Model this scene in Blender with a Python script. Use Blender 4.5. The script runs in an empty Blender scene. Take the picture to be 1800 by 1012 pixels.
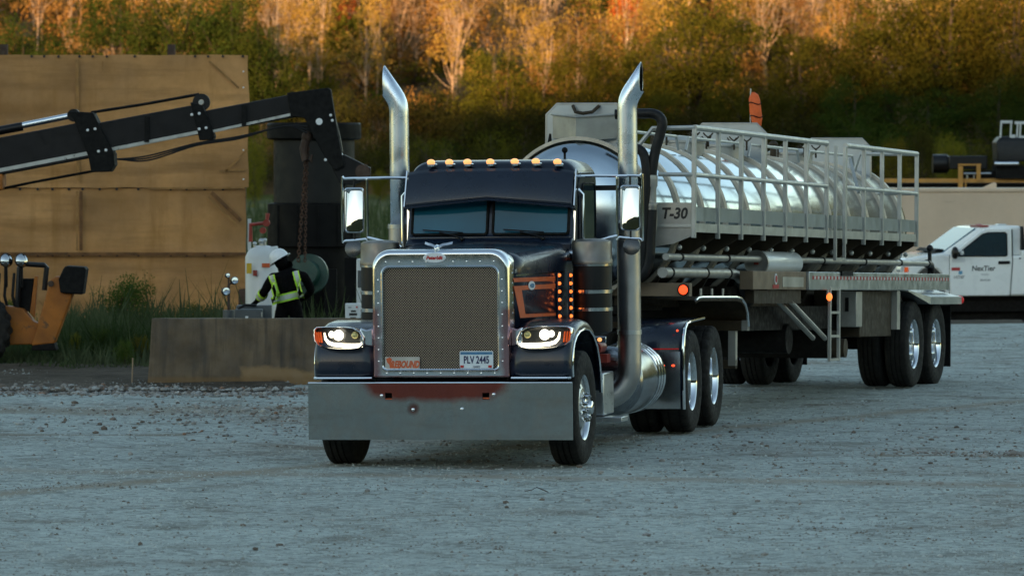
import bpy, bmesh, math, random
import numpy as np
from mathutils import Vector, Matrix, noise as mnoise

# ---------------------------------------------------------------- camera, sky, sun, exposure
scn = bpy.context.scene
F, CX, HOR, H = 9120.0, 900.0, 267.0, 2.86        # focal length and horizon in photo pixels, eye height in metres
cam_d = bpy.data.cameras.new("camera"); cam = bpy.data.objects.new("camera", cam_d)
scn.collection.objects.link(cam); scn.camera = cam
cam.location = (0, 0, H); cam.rotation_euler = (math.radians(90), 0, 0)
cam_d.sensor_width = 36; cam_d.lens = F * 36 / 1800
cam_d.shift_y = -(506 - HOR) / 1800
cam_d.clip_start = 0.5; cam_d.clip_end = 6000
cam_d.dof.use_dof = True; cam_d.dof.focus_distance = 49.5; cam_d.dof.aperture_fstop = 5.6

SUN_EL, SUN_AZ = 5.0, 25.0                         # degrees; azimuth from straight behind the camera towards the left
sun_dir = Vector((-math.sin(math.radians(SUN_AZ)) * math.cos(math.radians(SUN_EL)),
                  -math.cos(math.radians(SUN_AZ)) * math.cos(math.radians(SUN_EL)), math.sin(math.radians(SUN_EL))))
world = bpy.data.worlds.new("World"); scn.world = world; world.use_nodes = True
wn = world.node_tree.nodes; wl = world.node_tree.links
bg = wn["Background"]; sky = wn.new("ShaderNodeTexSky")
sky.sky_type = 'NISHITA'; sky.sun_disc = False
sky.sun_elevation = math.radians(SUN_EL)
sky.sun_rotation = math.atan2(sun_dir.x, sun_dir.y)
sky.altitude = 200; sky.air_density = 1.0; sky.dust_density = 0.2; sky.ozone_density = 0.72
wl.new(sky.outputs[0], bg.inputs[0]); bg.inputs[1].default_value = 0.15
sun_d = bpy.data.lights.new("sun", 'SUN'); sun = bpy.data.objects.new("sun", sun_d)
scn.collection.objects.link(sun); sun_d.energy = 4.0; sun_d.angle = math.radians(0.5); sun_d.color = (1.0, 0.60, 0.30)
sun.rotation_euler = sun_dir.to_track_quat('Z', 'Y').to_euler(); sun.location = (-100, -200, 90)
vs = scn.view_settings
vs.view_transform = 'Standard'; vs.look = 'None'; vs.gamma = 1; vs.use_curve_mapping = False; vs.exposure = 1.6

# ---------------------------------------------------------------- helpers
col = scn.collection
rnd = random.Random(7)
NP = np.random.default_rng(11)
def at(px, py, Y):
    return Vector(((px - CX) * Y / F, Y, H - (py - HOR) * Y / F))

MATS = {}
def mat(name, c, rough=.5, metal=0., var=.18, scale=5., bump=0., bscale=60., coat=0., dust=0., dustc=(.32, .29, .25), emit=None, estr=1., spec=.5, trans=0., stain=None, rvar=.25):
    m = bpy.data.materials.new(name); m.use_nodes = True
    n = m.node_tree.nodes; l = m.node_tree.links; b = n["Principled BSDF"]
    tc = n.new("ShaderNodeTexCoord")
    nz = n.new("ShaderNodeTexNoise"); nz.inputs["Scale"].default_value = scale; nz.inputs["Detail"].default_value = 6
    l.new(tc.outputs["Object"], nz.inputs["Vector"])
    mp = n.new("ShaderNodeMapRange"); mp.inputs[1].default_value = .3; mp.inputs[2].default_value = .7
    mp.inputs[3].default_value = 1 - var; mp.inputs[4].default_value = 1 + var
    l.new(nz.outputs["Fac"], mp.inputs[0])
    mx = n.new("ShaderNodeMix"); mx.data_type = 'RGBA'; mx.blend_type = 'MULTIPLY'; mx.inputs[0].default_value = 1
    mx.inputs[6].default_value = (*c, 1); l.new(mp.outputs[0], mx.inputs[7])
    out = mx.outputs[2]
    if stain:                                           # (colour, scale vector, lo, hi): patches with their own shape
        sc_, (lo, hi) = stain[1], stain[2]
        mpg = n.new("ShaderNodeMapping"); mpg.inputs["Scale"].default_value = sc_; l.new(tc.outputs["Object"], mpg.inputs[0])
        n2 = n.new("ShaderNodeTexNoise"); n2.inputs["Scale"].default_value = 1; n2.inputs["Detail"].default_value = 8
        n2.inputs["Roughness"].default_value = .62; l.new(mpg.outputs[0], n2.inputs["Vector"])
        r2 = n.new("ShaderNodeMapRange"); r2.inputs[1].default_value = lo; r2.inputs[2].default_value = hi; l.new(n2.outputs["Fac"], r2.inputs[0])
        m2 = n.new("ShaderNodeMix"); m2.data_type = 'RGBA'; l.new(r2.outputs[0], m2.inputs[0]); l.new(out, m2.inputs[6]); m2.inputs[7].default_value = (*stain[0], 1)
        out = m2.outputs[2]
    rg = n.new("ShaderNodeMapRange"); rg.inputs[1].default_value = .3; rg.inputs[2].default_value = .7
    rg.inputs[3].default_value = max(0, rough * (1 - rvar)); rg.inputs[4].default_value = min(1, rough * (1 + rvar))
    n3 = n.new("ShaderNodeTexNoise"); n3.inputs["Scale"].default_value = scale * 2.3; n3.inputs["Detail"].default_value = 7
    l.new(tc.outputs["Object"], n3.inputs["Vector"]); l.new(n3.outputs["Fac"], rg.inputs[0])
    ro = rg.outputs[0]
    if dust:
        n4 = n.new("ShaderNodeTexNoise"); n4.inputs["Scale"].default_value = 9; n4.inputs["Detail"].default_value = 9; n4.inputs["Roughness"].default_value = .7
        l.new(tc.outputs["Object"], n4.inputs["Vector"])
        r4 = n.new("ShaderNodeMapRange"); r4.inputs[1].default_value = .42; r4.inputs[2].default_value = .72; r4.inputs[3].default_value = dust * .25; r4.inputs[4].default_value = dust
        l.new(n4.outputs["Fac"], r4.inputs[0])
        m4 = n.new("ShaderNodeMix"); m4.data_type = 'RGBA'; l.new(r4.outputs[0], m4.inputs[0]); l.new(out, m4.inputs[6]); m4.inputs[7].default_value = (*dustc, 1); out = m4.outputs[2]
        a4 = n.new("ShaderNodeMath"); a4.operation = 'MULTIPLY_ADD'; l.new(r4.outputs[0], a4.inputs[0]); a4.inputs[1].default_value = .6; l.new(ro, a4.inputs[2]); a4.use_clamp = True; ro = a4.outputs[0]
    l.new(out, b.inputs["Base Color"]); l.new(ro, b.inputs["Roughness"])
    b.inputs["Metallic"].default_value = metal; b.inputs["Specular IOR Level"].default_value = spec
    if coat: b.inputs["Coat Weight"].default_value = coat; b.inputs["Coat Roughness"].default_value = .06
    if trans: b.inputs["Transmission Weight"].default_value = trans
    if bump:
        n5 = n.new("ShaderNodeTexNoise"); n5.inputs["Scale"].default_value = bscale; n5.inputs["Detail"].default_value = 6
        l.new(tc.outputs["Object"], n5.inputs["Vector"])
        bp = n.new("ShaderNodeBump"); bp.inputs["Strength"].default_value = bump; bp.inputs["Distance"].default_value = .02
        l.new(n5.outputs["Fac"], bp.inputs["Height"]); l.new(bp.outputs[0], b.inputs["Normal"])
    if emit:
        b.inputs["Emission Color"].default_value = (*emit, 1); b.inputs["Emission Strength"].default_value = estr
    MATS[name] = m
    return m

class MB:
    def __init__(s): s.v = []; s.f = []
    def add(s, vs_, fs):
        o = len(s.v); s.v += [tuple(p) for p in vs_]; s.f += [tuple(i + o for i in f) for f in fs]; return s
    def box(s, c, d, rot=None):
        x, y, z = d[0] / 2, d[1] / 2, d[2] / 2
        vs_ = [Vector((sx * x, sy * y, sz * z)) for sz in (-1, 1) for sy in (-1, 1) for sx in (-1, 1)]
        if rot is not None: vs_ = [rot @ p for p in vs_]
        c = Vector(c)
        return s.add([p + c for p in vs_], [(0, 2, 3, 1), (4, 5, 7, 6), (0, 1, 5, 4), (2, 6, 7, 3), (0, 4, 6, 2), (1, 3, 7, 5)])
    def bb(s, x0, x1, y0, y1, z0, z1):
        return s.box(((x0 + x1) / 2, (y0 + y1) / 2, (z0 + z1) / 2), (abs(x1 - x0), abs(y1 - y0), abs(z1 - z0)))
    def beam(s, a, b, w, h, up=(0, 0, 1)):
        a, b = Vector(a), Vector(b); d = (b - a).normalized(); u = Vector(up)
        if abs(d.dot(u)) > .98: u = Vector((0, 1, 0))
        sd = d.cross(u).normalized(); u = sd.cross(d)
        vs_ = [p + sd * (i * w / 2) + u * (j * h / 2) for p in (a, b) for i, j in ((-1, -1), (1, -1), (1, 1), (-1, 1))]
        return s.add(vs_, [(0, 1, 2, 3), (7, 6, 5, 4), (0, 4, 5, 1), (1, 5, 6, 2), (2, 6, 7, 3), (3, 7, 4, 0)])
    def tube(s, pts, r, n=10, cap=True, endcut=None):
        pts = [Vector(p) for p in pts]; N = len(pts)
        rs = r if isinstance(r, (list, tuple)) else [r] * N
        T = []
        for i in range(N):
            d = (pts[min(i + 1, N - 1)] - pts[max(i - 1, 0)]); T.append(d.normalized())
        ref = Vector((0, 0, 1)) if abs(T[0].z) < .9 else Vector((0, 1, 0))
        u = T[0].cross(ref).normalized(); vs_ = []
        for i in range(N):
            u = (u - T[i] * u.dot(T[i])).normalized(); w = T[i].cross(u)
            for k in range(n):
                a = 2 * math.pi * k / n
                p = pts[i] + (u * math.cos(a) + w * math.sin(a)) * rs[i]
                if endcut is not None and i == N - 1:
                    t = (endcut - p.x) / T[i].x; p = p + T[i] * t
                vs_.append(p)
        fs = [(i * n + k, i * n + (k + 1) % n, (i + 1) * n + (k + 1) % n, (i + 1) * n + k) for i in range(N - 1) for k in range(n)]
        if cap: fs += [tuple(range(n - 1, -1, -1)), tuple((N - 1) * n + k for k in range(n))]
        return s.add(vs_, fs)
    def hose(s, pts, r, n=12, k=6):
        P = [Vector(p) for p in pts]; P = [P[0] * 2 - P[1]] + P + [P[-1] * 2 - P[-2]]; out = []
        for i in range(1, len(P) - 2):
            for j in range(k):
                t = j / k; a, b, c, d = P[i - 1], P[i], P[i + 1], P[i + 2]
                out.append(.5 * ((2 * b) + (c - a) * t + (2 * a - 5 * b + 4 * c - d) * t * t + (3 * b - a - 3 * c + d) * t ** 3))
        return s.tube(out + [P[-2]], r, n)
    def cyl(s, a, b, r, n=16, r2=None): return s.tube([a, b], [r, r if r2 is None else r2], n)
    def lathe(s, prof, o=(0, 0, 0), ax=(1, 0, 0), n=32, closed=False, rfun=None):
        o = Vector(o); ax = Vector(ax).normalized()
        ref = Vector((0, 0, 1)) if abs(ax.z) < .9 else Vector((1, 0, 0))
        u = ax.cross(ref).normalized(); w = ax.cross(u); P = len(prof); vs_ = []
        for k in range(n):
            a = 2 * math.pi * k / n; d = u * math.cos(a) + w * math.sin(a)
            for j, (r, h) in enumerate(prof):
                vs_.append(o + ax * h + d * (r if rfun is None else rfun(j, k, r)))
        fs = [(k * P + j, k * P + j + 1, ((k + 1) % n) * P + j + 1, ((k + 1) % n) * P + j) for k in range(n) for j in range(P - 1)]
        if closed: fs += [(k * P + P - 1, k * P, ((k + 1) % n) * P, ((k + 1) % n) * P + P - 1) for k in range(n)]
        return s.add(vs_, fs)
    def loft(s, rings, closed=True, caps=True):
        n = len(rings[0]); vs_ = [p for r in rings for p in r]; fs = []
        for i in range(len(rings) - 1):
            for k in range(n if closed else n - 1):
                fs.append((i * n + k, i * n + (k + 1) % n, (i + 1) * n + (k + 1) % n, (i + 1) * n + k))
        if caps and closed: fs += [tuple(range(n - 1, -1, -1)), tuple((len(rings) - 1) * n + k for k in range(n))]
        return s.add(vs_, fs)
    def prism(s, poly, f0, f1):
        """poly: 2-D points; f0, f1 map (a, b) to the near and far 3-D point"""
        return s.loft([[f0(*p) for p in poly], [f1(*p) for p in poly]])
    def ball(s, c, r, n=10, m=7, rot=None):
        r = (r, r, r) if not isinstance(r, (tuple, list)) else r; c = Vector(c); vs_ = []; fs = []
        for j in range(m + 1):
            t = math.pi * j / m
            for k in range(n):
                a = 2 * math.pi * k / n
                p = Vector((r[0] * math.sin(t) * math.cos(a), r[1] * math.sin(t) * math.sin(a), r[2] * math.cos(t)))
                if rot is not None: p = rot @ p
                vs_.append(c + p)
        for j in range(m):
            for k in range(n):
                fs.append((j * n + k, (j + 1) * n + k, (j + 1) * n + (k + 1) % n, j * n + (k + 1) % n))
        return s.add(vs_, fs)
    def build(s, name, m, parent=None, smooth=True, ang=35, bevel=0, seg=2, solid=0, label=None):
        me = bpy.data.meshes.new(name); me.from_pydata(s.v, [], s.f)
        bm = bmesh.new(); bm.from_mesh(me)
        bmesh.ops.remove_doubles(bm, verts=bm.verts, dist=1e-5)
        bmesh.ops.dissolve_degenerate(bm, dist=1e-5, edges=bm.edges)
        bmesh.ops.recalc_face_normals(bm, faces=bm.faces); bm.to_mesh(me); bm.free()
        return link(name, me, m, parent, smooth, ang, bevel, seg, solid, label)

def link(name, me, m, parent=None, smooth=True, ang=35, bevel=0, seg=2, solid=0, label=None):
    o = bpy.data.objects.new(name, me); col.objects.link(o)
    if m is not None: me.materials.append(MATS[m] if isinstance(m, str) else m)
    if smooth:
        me.polygons.foreach_set("use_smooth", [True] * len(me.polygons)); me.set_sharp_from_angle(angle=math.radians(ang))
    if solid:
        md = o.modifiers.new("solid", 'SOLIDIFY'); md.thickness = solid; md.offset = 0
    if bevel:
        md = o.modifiers.new("bevel", 'BEVEL'); md.width = bevel; md.segments = seg; md.limit_method = 'ANGLE'; md.angle_limit = math.radians(40)
    if parent: o.parent = parent
    if label: o["label"] = label
    return o
def tag(o, label, cat, group=None):
    o["label"] = label; o["category"] = cat
    if group: o["group"] = group
    return o
def empty(name, loc, rz=0., label=None, cat=None, group=None, mw=None):
    o = bpy.data.objects.new(name, None); col.objects.link(o); o.empty_display_size = .2
    if mw is not None: o.matrix_world = mw
    else: o.location = loc; o.rotation_euler = (0, 0, rz)
    if label: tag(o, label, cat, group)
    return o
def struct(o, kind="structure"): o["kind"] = kind; return o
def dup(o, parent=None, loc=None):
    c = o.copy(); col.objects.link(c); c.parent = parent
    if loc is not None: c.location = loc
    return c
FONT = None
def text(name, body, size, m, parent, mw, align='CENTER', shear=0., bold=0., sx=1., ext=.0015, label=None):
    cu = bpy.data.curves.new(name, 'FONT'); cu.body = body; cu.size = size; cu.align_x = align; cu.align_y = 'CENTER'
    cu.shear = shear; cu.offset = bold; cu.extrude = ext; cu.resolution_u = 3
    t = bpy.data.objects.new("tmp", cu); col.objects.link(t)
    bpy.context.view_layer.update()
    me = bpy.data.meshes.new_from_object(t.evaluated_get(bpy.context.evaluated_depsgraph_get()))
    bpy.data.objects.remove(t); me.name = name
    me.transform(mw @ Matrix.Diagonal((sx, 1, 1, 1)))
    me.materials.clear()
    return link(name, me, m, parent, smooth=False, label=label)
def frame(o, x, y):
    """matrix with columns x, y (text right and up) at o"""
    x = Vector(x).normalized(); y = Vector(y).normalized(); z = x.cross(y)
    return Matrix(((x.x, y.x, z.x, o[0]), (x.y, y.y, z.y, o[1]), (x.z, y.z, z.z, o[2]), (0, 0, 0, 1)))
def rrect(x0, x1, z0, z1, rads, n=5):
    """rounded rectangle, radii for (bl, br, tr, tl)"""
    out = []
    for (cx, cz, a0, r) in ((x0, z0, 180, rads[0]), (x1, z0, 270, rads[1]), (x1, z1, 0, rads[2]), (x0, z1, 90, rads[3])):
        ox = cx + (r if cx == x0 else -r); oz = cz + (r if cz == z0 else -r)
        for i in range(n + 1):
            a = math.radians(a0 + 90 * i / n); out.append((ox + r * math.cos(a), oz + r * math.sin(a)))
    return out

# ---------------------------------------------------------------- materials
mat("chrome", (.80, .82, .84), .07, 1, .05, 3, dust=.05)
mat("polished", (.72, .74, .76), .13, 1, .08, 4, dust=.06)
mat("aluminium", (.55, .57, .58), .3, 1, .12, 6, dust=.12)
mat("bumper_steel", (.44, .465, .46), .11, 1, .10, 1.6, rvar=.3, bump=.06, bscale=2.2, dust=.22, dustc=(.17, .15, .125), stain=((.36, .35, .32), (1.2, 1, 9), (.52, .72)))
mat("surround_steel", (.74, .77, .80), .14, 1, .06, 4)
def patch(mname, expr, colour, wob=.10, wsc=4., soft=.05, amount=1., ax=2):
    """patch of wear, soil or painted reflection with its own outline: expr(x, z, math) < 0 inside, edge broken up by noise"""
    m = MATS[mname]; n = m.node_tree.nodes; l = m.node_tree.links; b = n["Principled BSDF"]
    tc = n.new("ShaderNodeTexCoord"); sp = n.new("ShaderNodeSeparateXYZ"); l.new(tc.outputs["Object"], sp.inputs[0])
    nz = n.new("ShaderNodeTexNoise"); nz.inputs["Scale"].default_value = wsc; nz.inputs["Detail"].default_value = 7; nz.inputs["Roughness"].default_value = .6; l.new(tc.outputs["Object"], nz.inputs["Vector"])
    def M(op, a, c=None):
        x = n.new("ShaderNodeMath"); x.operation = op
        for i, q in enumerate((a, c)):
            if q is None: continue
            if isinstance(q, (int, float)): x.inputs[i].default_value = q
            else: l.new(q, x.inputs[i])
        return x.outputs[0]
    d = M('ADD', expr(sp.outputs[0], sp.outputs[ax], M), M('MULTIPLY', M('SUBTRACT', nz.outputs["Fac"], .5), wob * 2))
    r = n.new("ShaderNodeMapRange"); r.inputs[1].default_value = soft; r.inputs[2].default_value = -soft; r.inputs[4].default_value = amount; l.new(d, r.inputs[0])
    mx = n.new("ShaderNodeMix"); mx.data_type = 'RGBA'; l.new(r.outputs[0], mx.inputs[0]); l.new(b.inputs["Base Color"].links[0].from_socket, mx.inputs[6]); mx.inputs[7].default_value = (*colour, 1)
    l.new(mx.outputs[2], b.inputs["Base Color"])
patch("bumper_steel", lambda x, z, M: M('SUBTRACT', M('SQRT', M('ADD', M('POWER', M('DIVIDE', M('ADD', x, .05), .68), 4.), M('POWER', M('DIVIDE', M('SUBTRACT', z, .82), .20), 2.))), 1.), (.34, .05, .028), .36, 3.0, .16, .88)  # red reflection in the polished steel, painted into its colour
patch("bumper_steel", lambda x, z, M: M('SUBTRACT', M('SQRT', M('ADD', M('POWER', M('ADD', x, .24), 2.), M('POWER', M('SUBTRACT', z, .545), 2.))), .05), (.20, .05, .035), .03, 8., .02, .8)  # smaller red reflection round a bolt, painted the same way
patch("surround_steel", lambda x, z, M: M('MAXIMUM', M('SUBTRACT', .565, M('ABSOLUTE', x)), M('SUBTRACT', z, 1.45)), (.42, .13, .14), .06, 6., .03, .75)  # red reflection on the lower sides, painted into the steel colour
mat("stack_chrome", (.78, .84, .90), .27, 1, .05, 3, dust=.03)
mat("navy", (.005, .011, .026), .30, 0, .2, 3, coat=.30, dust=.02, dustc=(.15, .15, .15), spec=.35)
mat("black_paint", (.004, .004, .005), .42, 0, .2, 6, dust=.03, dustc=(.10, .09, .08), spec=.35)
mat("black_dull", (.004, .004, .004), .7, 0, .2, 8, dust=.03, dustc=(.07, .06, .05), spec=.2)
mat("chassis", (.006, .005, .0045), .75, .0, .25, 7, dust=.06, dustc=(.06, .048, .035), spec=.2)
mat("rubber", (.009, .0085, .008), .8, 0, .2, 10, dust=.26, dustc=(.085, .078, .068), bump=.15, bscale=90, spec=.25)
mat("hose", (.004, .004, .0045), .5, 0, .2, 10, dust=.03, spec=.3)
mat("windscreen_glass", (.012, .095, .15), .02, 0, .25, 1.2, spec=.38)
mat("glass", (.006, .020, .028), .02, 0, .1, 3, spec=.62)
mat("mirror_glass", (.60, .61, .62), .02, 1, .03, 3)
mat("lens", (.9, .9, .9), .03, 0, .02, 3, trans=1.)
mat("reflector", (.05, .05, .05), .25, .6, .2, 8)
mat("headlight_glow", (1, .95, .8), .3, 0, 0, 3, emit=(1, .93, .74), estr=1.5)
mat("drl_glow", (1, .93, .78), .3, 0, 0, 3, emit=(1, .87, .62), estr=.9)
mat("fog_bulb", (.5, .45, .2), .15, .4, .2, 9)
mat("amber_lit", (.9, .20, .03), .25, 0, .1, 20, emit=(1, .20, .035), estr=.6)
mat("amber_roof", (.95, .45, .15), .25, 0, .15, 40, emit=(1, .42, .14), estr=.38)
mat("amber", (.7, .11, .02), .2, 0, .2, 20, emit=(1, .12, .02), estr=.08)
mat("red_lit", (.9, .05, .02), .25, 0, .1, 10, emit=(1, .08, .02), estr=.6)
mat("red_lens", (.5, .012, .015), .15, 0, .1, 10, emit=(1, .02, .02), estr=.05)
mat("red_enamel", (.30, .02, .008), .4, 0, .2, 8, dust=.1)
mat("orange_vinyl", (.62, .095, .014), .35, 0, .15, 5, dust=.1)
mat("white_enamel", (.75, .76, .77), .3, 0, .05, 5)
mat("plate_white", (.68, .73, .77), .35, 0, .04, 9)
mat("plate_blue", (.06, .2, .36), .35, 0, .2, 30)
mat("ink_blue", (.01, .012, .08), .5, 0, .05)
mat("ink_black", (.01, .01, .01), .5, 0, .05)
mat("ink_red", (.45, .02, .02), .5, 0, .05)
mat("ink_grey", (.22, .24, .27), .5, 0, .05)
mat("ink_sky", (.12, .36, .55), .5, 0, .05)
mat("tank_steel", (.50, .57, .62), .14, 1, .08, 2.2, dust=.05, dustc=(.36, .33, .28))
mat("tank_band", (.50, .44, .35), .5, .3, .12, 4, dust=.2, dustc=(.40, .31, .21))
mat("trailer_steel", (.40, .39, .36), .42, .65, .18, 4, dust=.22, dustc=(.26, .21, .15))
mat("trailer_frame", (.045, .033, .020), .65, .1, .25, 5, dust=.2, dustc=(.065, .048, .03), spec=.25)
mat("beam_brown", (.19, .135, .085), .6, .1, .2, 4, dust=.2, dustc=(.2, .15, .1))
mat("pipe_satin", (.46, .45, .44), .34, 1, .12, 3, dust=.12, dustc=(.2, .15, .1))
mat("mirror_back", (.10, .10, .10), .3, .9, .1, 5)
mat("cap_satin", (.17, .155, .142), .36, 1, .12, 5, dust=.1)
mat("rail_steel", (.50, .53, .55), .33, 1, .1, 3, dust=.1)
mat("galvanised", (.46, .46, .43), .42, .6, .12, 6, dust=.12, dustc=(.30, .26, .2))
mat("toe_steel", (.27, .30, .31), .42, .6, .06, 2, dust=.05)
mat("dam_steel", (.40, .43, .44), .42, .6, .12, 2.5, dust=.12, dustc=(.3, .27, .22))
mat("tape_red", (.42, .02, .02), .35, 0, .1, 30)
mat("tape_white", (.6, .6, .58), .35, 0, .1, 30)
mat("flag_orange", (.82, .13, .02), .6, 0, .15, 8, bump=.2, bscale=14)
mat("concrete", (.12, .085, .050), .9, 0, .35, 3.2, bump=.45, bscale=40, stain=((.055, .042, .03), (9, 1, .7), (.48, .68)))
patch("concrete", lambda x, z, M: M('MAXIMUM', M('SUBTRACT', z, .22), M('SUBTRACT', -3.35, x)), (.25, .155, .07), .20, 1.9, .03, .9)
patch("concrete", lambda x, z, M: M('SUBTRACT', M('SQRT', M('ADD', M('POWER', M('SUBTRACT', x, -2.87), 2.), M('MULTIPLY', M('POWER', z, 2.), 2.))), .10), (.045, .03, .018), .10, 5., .02, .9)
patch("concrete", lambda x, z, M: M('SUBTRACT', z, .10), (.20, .12, .05), .03, 3., .02, .6)
mat("rusty_pole", (.06, .035, .024), .8, 0, .3, 8)
mat("machine_yellow", (.35, .105, .003), .5, 0, .35, 3, dust=.25, dustc=(.14, .055, .01), stain=((.10, .05, .02), (6, 6, 6), (.58, .68)))
mat("boom_black", (.004, .004, .006), .38, 0, .25, 4, dust=.04, dustc=(.09, .07, .05), spec=.3, stain=((.06, .05, .04), (.8, 2, 5), (.66, .74)))
mat("vessel", (.003, .0028, .0028), .6, 0, .25, 3, dust=.08, dustc=(.02, .02, .019), spec=.15)
mat("vessel_light", (.008, .008, .0075), .5, 0, .25, 3, dust=.2, dustc=(.028, .027, .024), spec=.25)
mat("flange_green", (.006, .045, .034), .4, 0, .2, 6, dust=.05, spec=.3)
mat("white_paint", (.62, .65, .66), .35, 0, .08, 3, coat=.3, dust=.12, dustc=(.42, .38, .32))
mat("pickup_white", (.92, .94, .93), .28, 0, .04, 2, coat=.8, dust=.05, dustc=(.6, .56, .5))
mat("grey_box", (.07, .08, .085), .5, .1, .15, 6)
mat("sign_yellow", (.62, .40, .02), .5, 0, .1, 9)
mat("jacket", (.0025, .002, .0025), .9, 0, .3, 14, bump=.6, bscale=12, spec=.08)
mat("skin", (.30, .15, .10), .6, 0, .1, 20)
mat("hat_white", (.72, .75, .77), .3, 0, .05, 6)
mat("hi_vis", (.50, .80, .06), .6, 0, .12, 25)
mat("silver_tape", (.50, .52, .48), .45, .1, .1, 30)
mat("beige_tank", (.68, .52, .38), .55, 0, .08, 1.2, dust=.15, dustc=(.40, .30, .22), stain=((.30, .17, .09), (.5, 1, 2.5), (.58, .74)))
mat("rig_yellow", (.52, .24, .03), .5, 0, .2, 3, dust=.2)
mat("tank_satin", (.30, .315, .335), .15, 1, .12, 3, dust=.12, dustc=(.15, .13, .11))
mat("beacon_red", (.30, .045, .035), .35, 0, .1, 10)
mat("paper_litter", (.75, .77, .78), .7, 0, .06)
mat("dry_leaf", (.035, .02, .014), .7, 0, .3, 30)

# ---------------------------------------------------------------- ground, yard, hills
def ground_mat(name, cols, bump, big=.09, mid=.9, fine=14., rough=.95):
    m = bpy.data.materials.new(name); m.use_nodes = True; n = m.node_tree.nodes; l = m.node_tree.links; b = n["Principled BSDF"]
    tc = n.new("ShaderNodeTexCoord")
    def nz(sc, det, ro=.55):
        t = n.new("ShaderNodeTexNoise"); t.inputs["Scale"].default_value = sc; t.inputs["Detail"].default_value = det; t.inputs["Roughness"].default_value = ro
        l.new(tc.outputs["Object"], t.inputs["Vector"]); return t.outputs["Fac"]
    def ramp(fac, stops):
        r = n.new("ShaderNodeValToRGB"); e = r.color_ramp.elements
        e[0].position, e[0].color = stops[0][0], (*stops[0][1], 1); e[1].position, e[1].color = stops[-1][0], (*stops[-1][1], 1)
        for p, c in stops[1:-1]:
            x = e.new(p); x.color = (*c, 1)
        l.new(fac, r.inputs[0]); return r.outputs[0]
    def mul(a, c, f=1.):
        x = n.new("ShaderNodeMix"); x.data_type = 'RGBA'; x.blend_type = 'MULTIPLY'; x.inputs[0].default_value = f; l.new(a, x.inputs[6]); l.new(c, x.inputs[7]); return x.outputs[2]
    base = ramp(nz(big, 5, .6), cols)
    base = mul(base, ramp(nz(mid, 6, .65), [(.30, (.62, .58, .54)), (.47, (1, 1, 1)), (.75, (1.15, 1.15, 1.15))]))
    vo = n.new("ShaderNodeTexVoronoi"); vo.inputs["Scale"].default_value = fine; l.new(tc.outputs["Object"], vo.inputs["Vector"])
    sp = n.new("ShaderNodeSeparateColor"); l.new(vo.outputs["Color"], sp.inputs[0])
    base = mul(base, ramp(sp.outputs[0], [(0, (.58, .56, .55)), (.35, (.95, .94, .93)), (.8, (1.1, 1.1, 1.1)), (1, (1.3, 1.28, 1.26))]), .85)
    base = mul(base, ramp(nz(60, 4, .7), [(.32, (.6, .6, .6)), (.55, (1.1, 1.1, 1.1))]), .7)
    l.new(base, b.inputs["Base Color"]); b.inputs["Roughness"].default_value = rough; b.inputs["Specular IOR Level"].default_value = .15
    ad = n.new("ShaderNodeMath"); ad.operation = 'MULTIPLY_ADD'; l.new(vo.outputs["Distance"], ad.inputs[0]); ad.inputs[1].default_value = -1.; l.new(nz(5, 7, .7), ad.inputs[2])
    bp = n.new("ShaderNodeBump"); bp.inputs["Strength"].default_value = bump; bp.inputs["Distance"].default_value = .03
    l.new(ad.outputs[0], bp.inputs["Height"]); l.new(bp.outputs[0], b.inputs["Normal"])
    MATS[name] = m
ground_mat("gravel", [(.28, (.25, .235, .20)), (.44, (.335, .37, .35)), (.62, (.375, .42, .40)), (.8, (.305, .32, .295))], .6, .35, 1.4, 16.)
patch("gravel", lambda x, y, M: M('MAXIMUM', M('SUBTRACT', M('ABSOLUTE', M('SUBTRACT', y, 48.9)), .16), M('SUBTRACT', 3.4, x)), (.17, .125, .08), .40, 1.1, .15, .9, ax=1)
patch("gravel", lambda x, y, M: M('MAXIMUM', M('SUBTRACT', M('ABSOLUTE', M('SUBTRACT', y, 52.5)), .12), M('ADD', x, 3.4)), (.17, .13, .085), .4, 1.3, .18, .85, ax=1)
patch("gravel", lambda x, y, M: M('MAXIMUM', M('SUBTRACT', M('ABSOLUTE', M('SUBTRACT', y, 57.5)), .9), M('ADD', x, 1.0)), (.24, .215, .17), .9, .8, .4, .75, ax=1)
patch("gravel", lambda x, y, M: M('SUBTRACT', M('ABSOLUTE', M('SUBTRACT', M('SUBTRACT', y, 50.2), M('MULTIPLY', x, 1.6))), .35), (.27, .225, .165), .5, 1.0, .35, .75, ax=1)
patch("gravel", lambda x, y, M: M('SUBTRACT', M('ABSOLUTE', M('SUBTRACT', M('SUBTRACT', y, 45.6), M('MULTIPLY', x, -.25))), .25), (.29, .25, .195), .45, 1.0, .3, .75, ax=1)
ground_mat("soil", [(.3, (.05, .04, .028)), (.55, (.085, .068, .05)), (.8, (.13, .115, .10))], .6, .5, 2., 10.)
ground_mat("field", [(.3, (.045, .055, .014)), (.55, (.085, .095, .025)), (.8, (.12, .10, .035))], .4, .05, .3, 3.)
ground_mat("hill_litter", [(.3, (.075, .05, .022)), (.55, (.14, .085, .035)), (.8, (.22, .13, .05))], .4, .04, .2, 2.)
ground_mat("ridge_wood", [(.3, (.03, .035, .012)), (.55, (.05, .05, .018)), (.8, (.07, .05, .02))], .4, .02, .1, .5)

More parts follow.
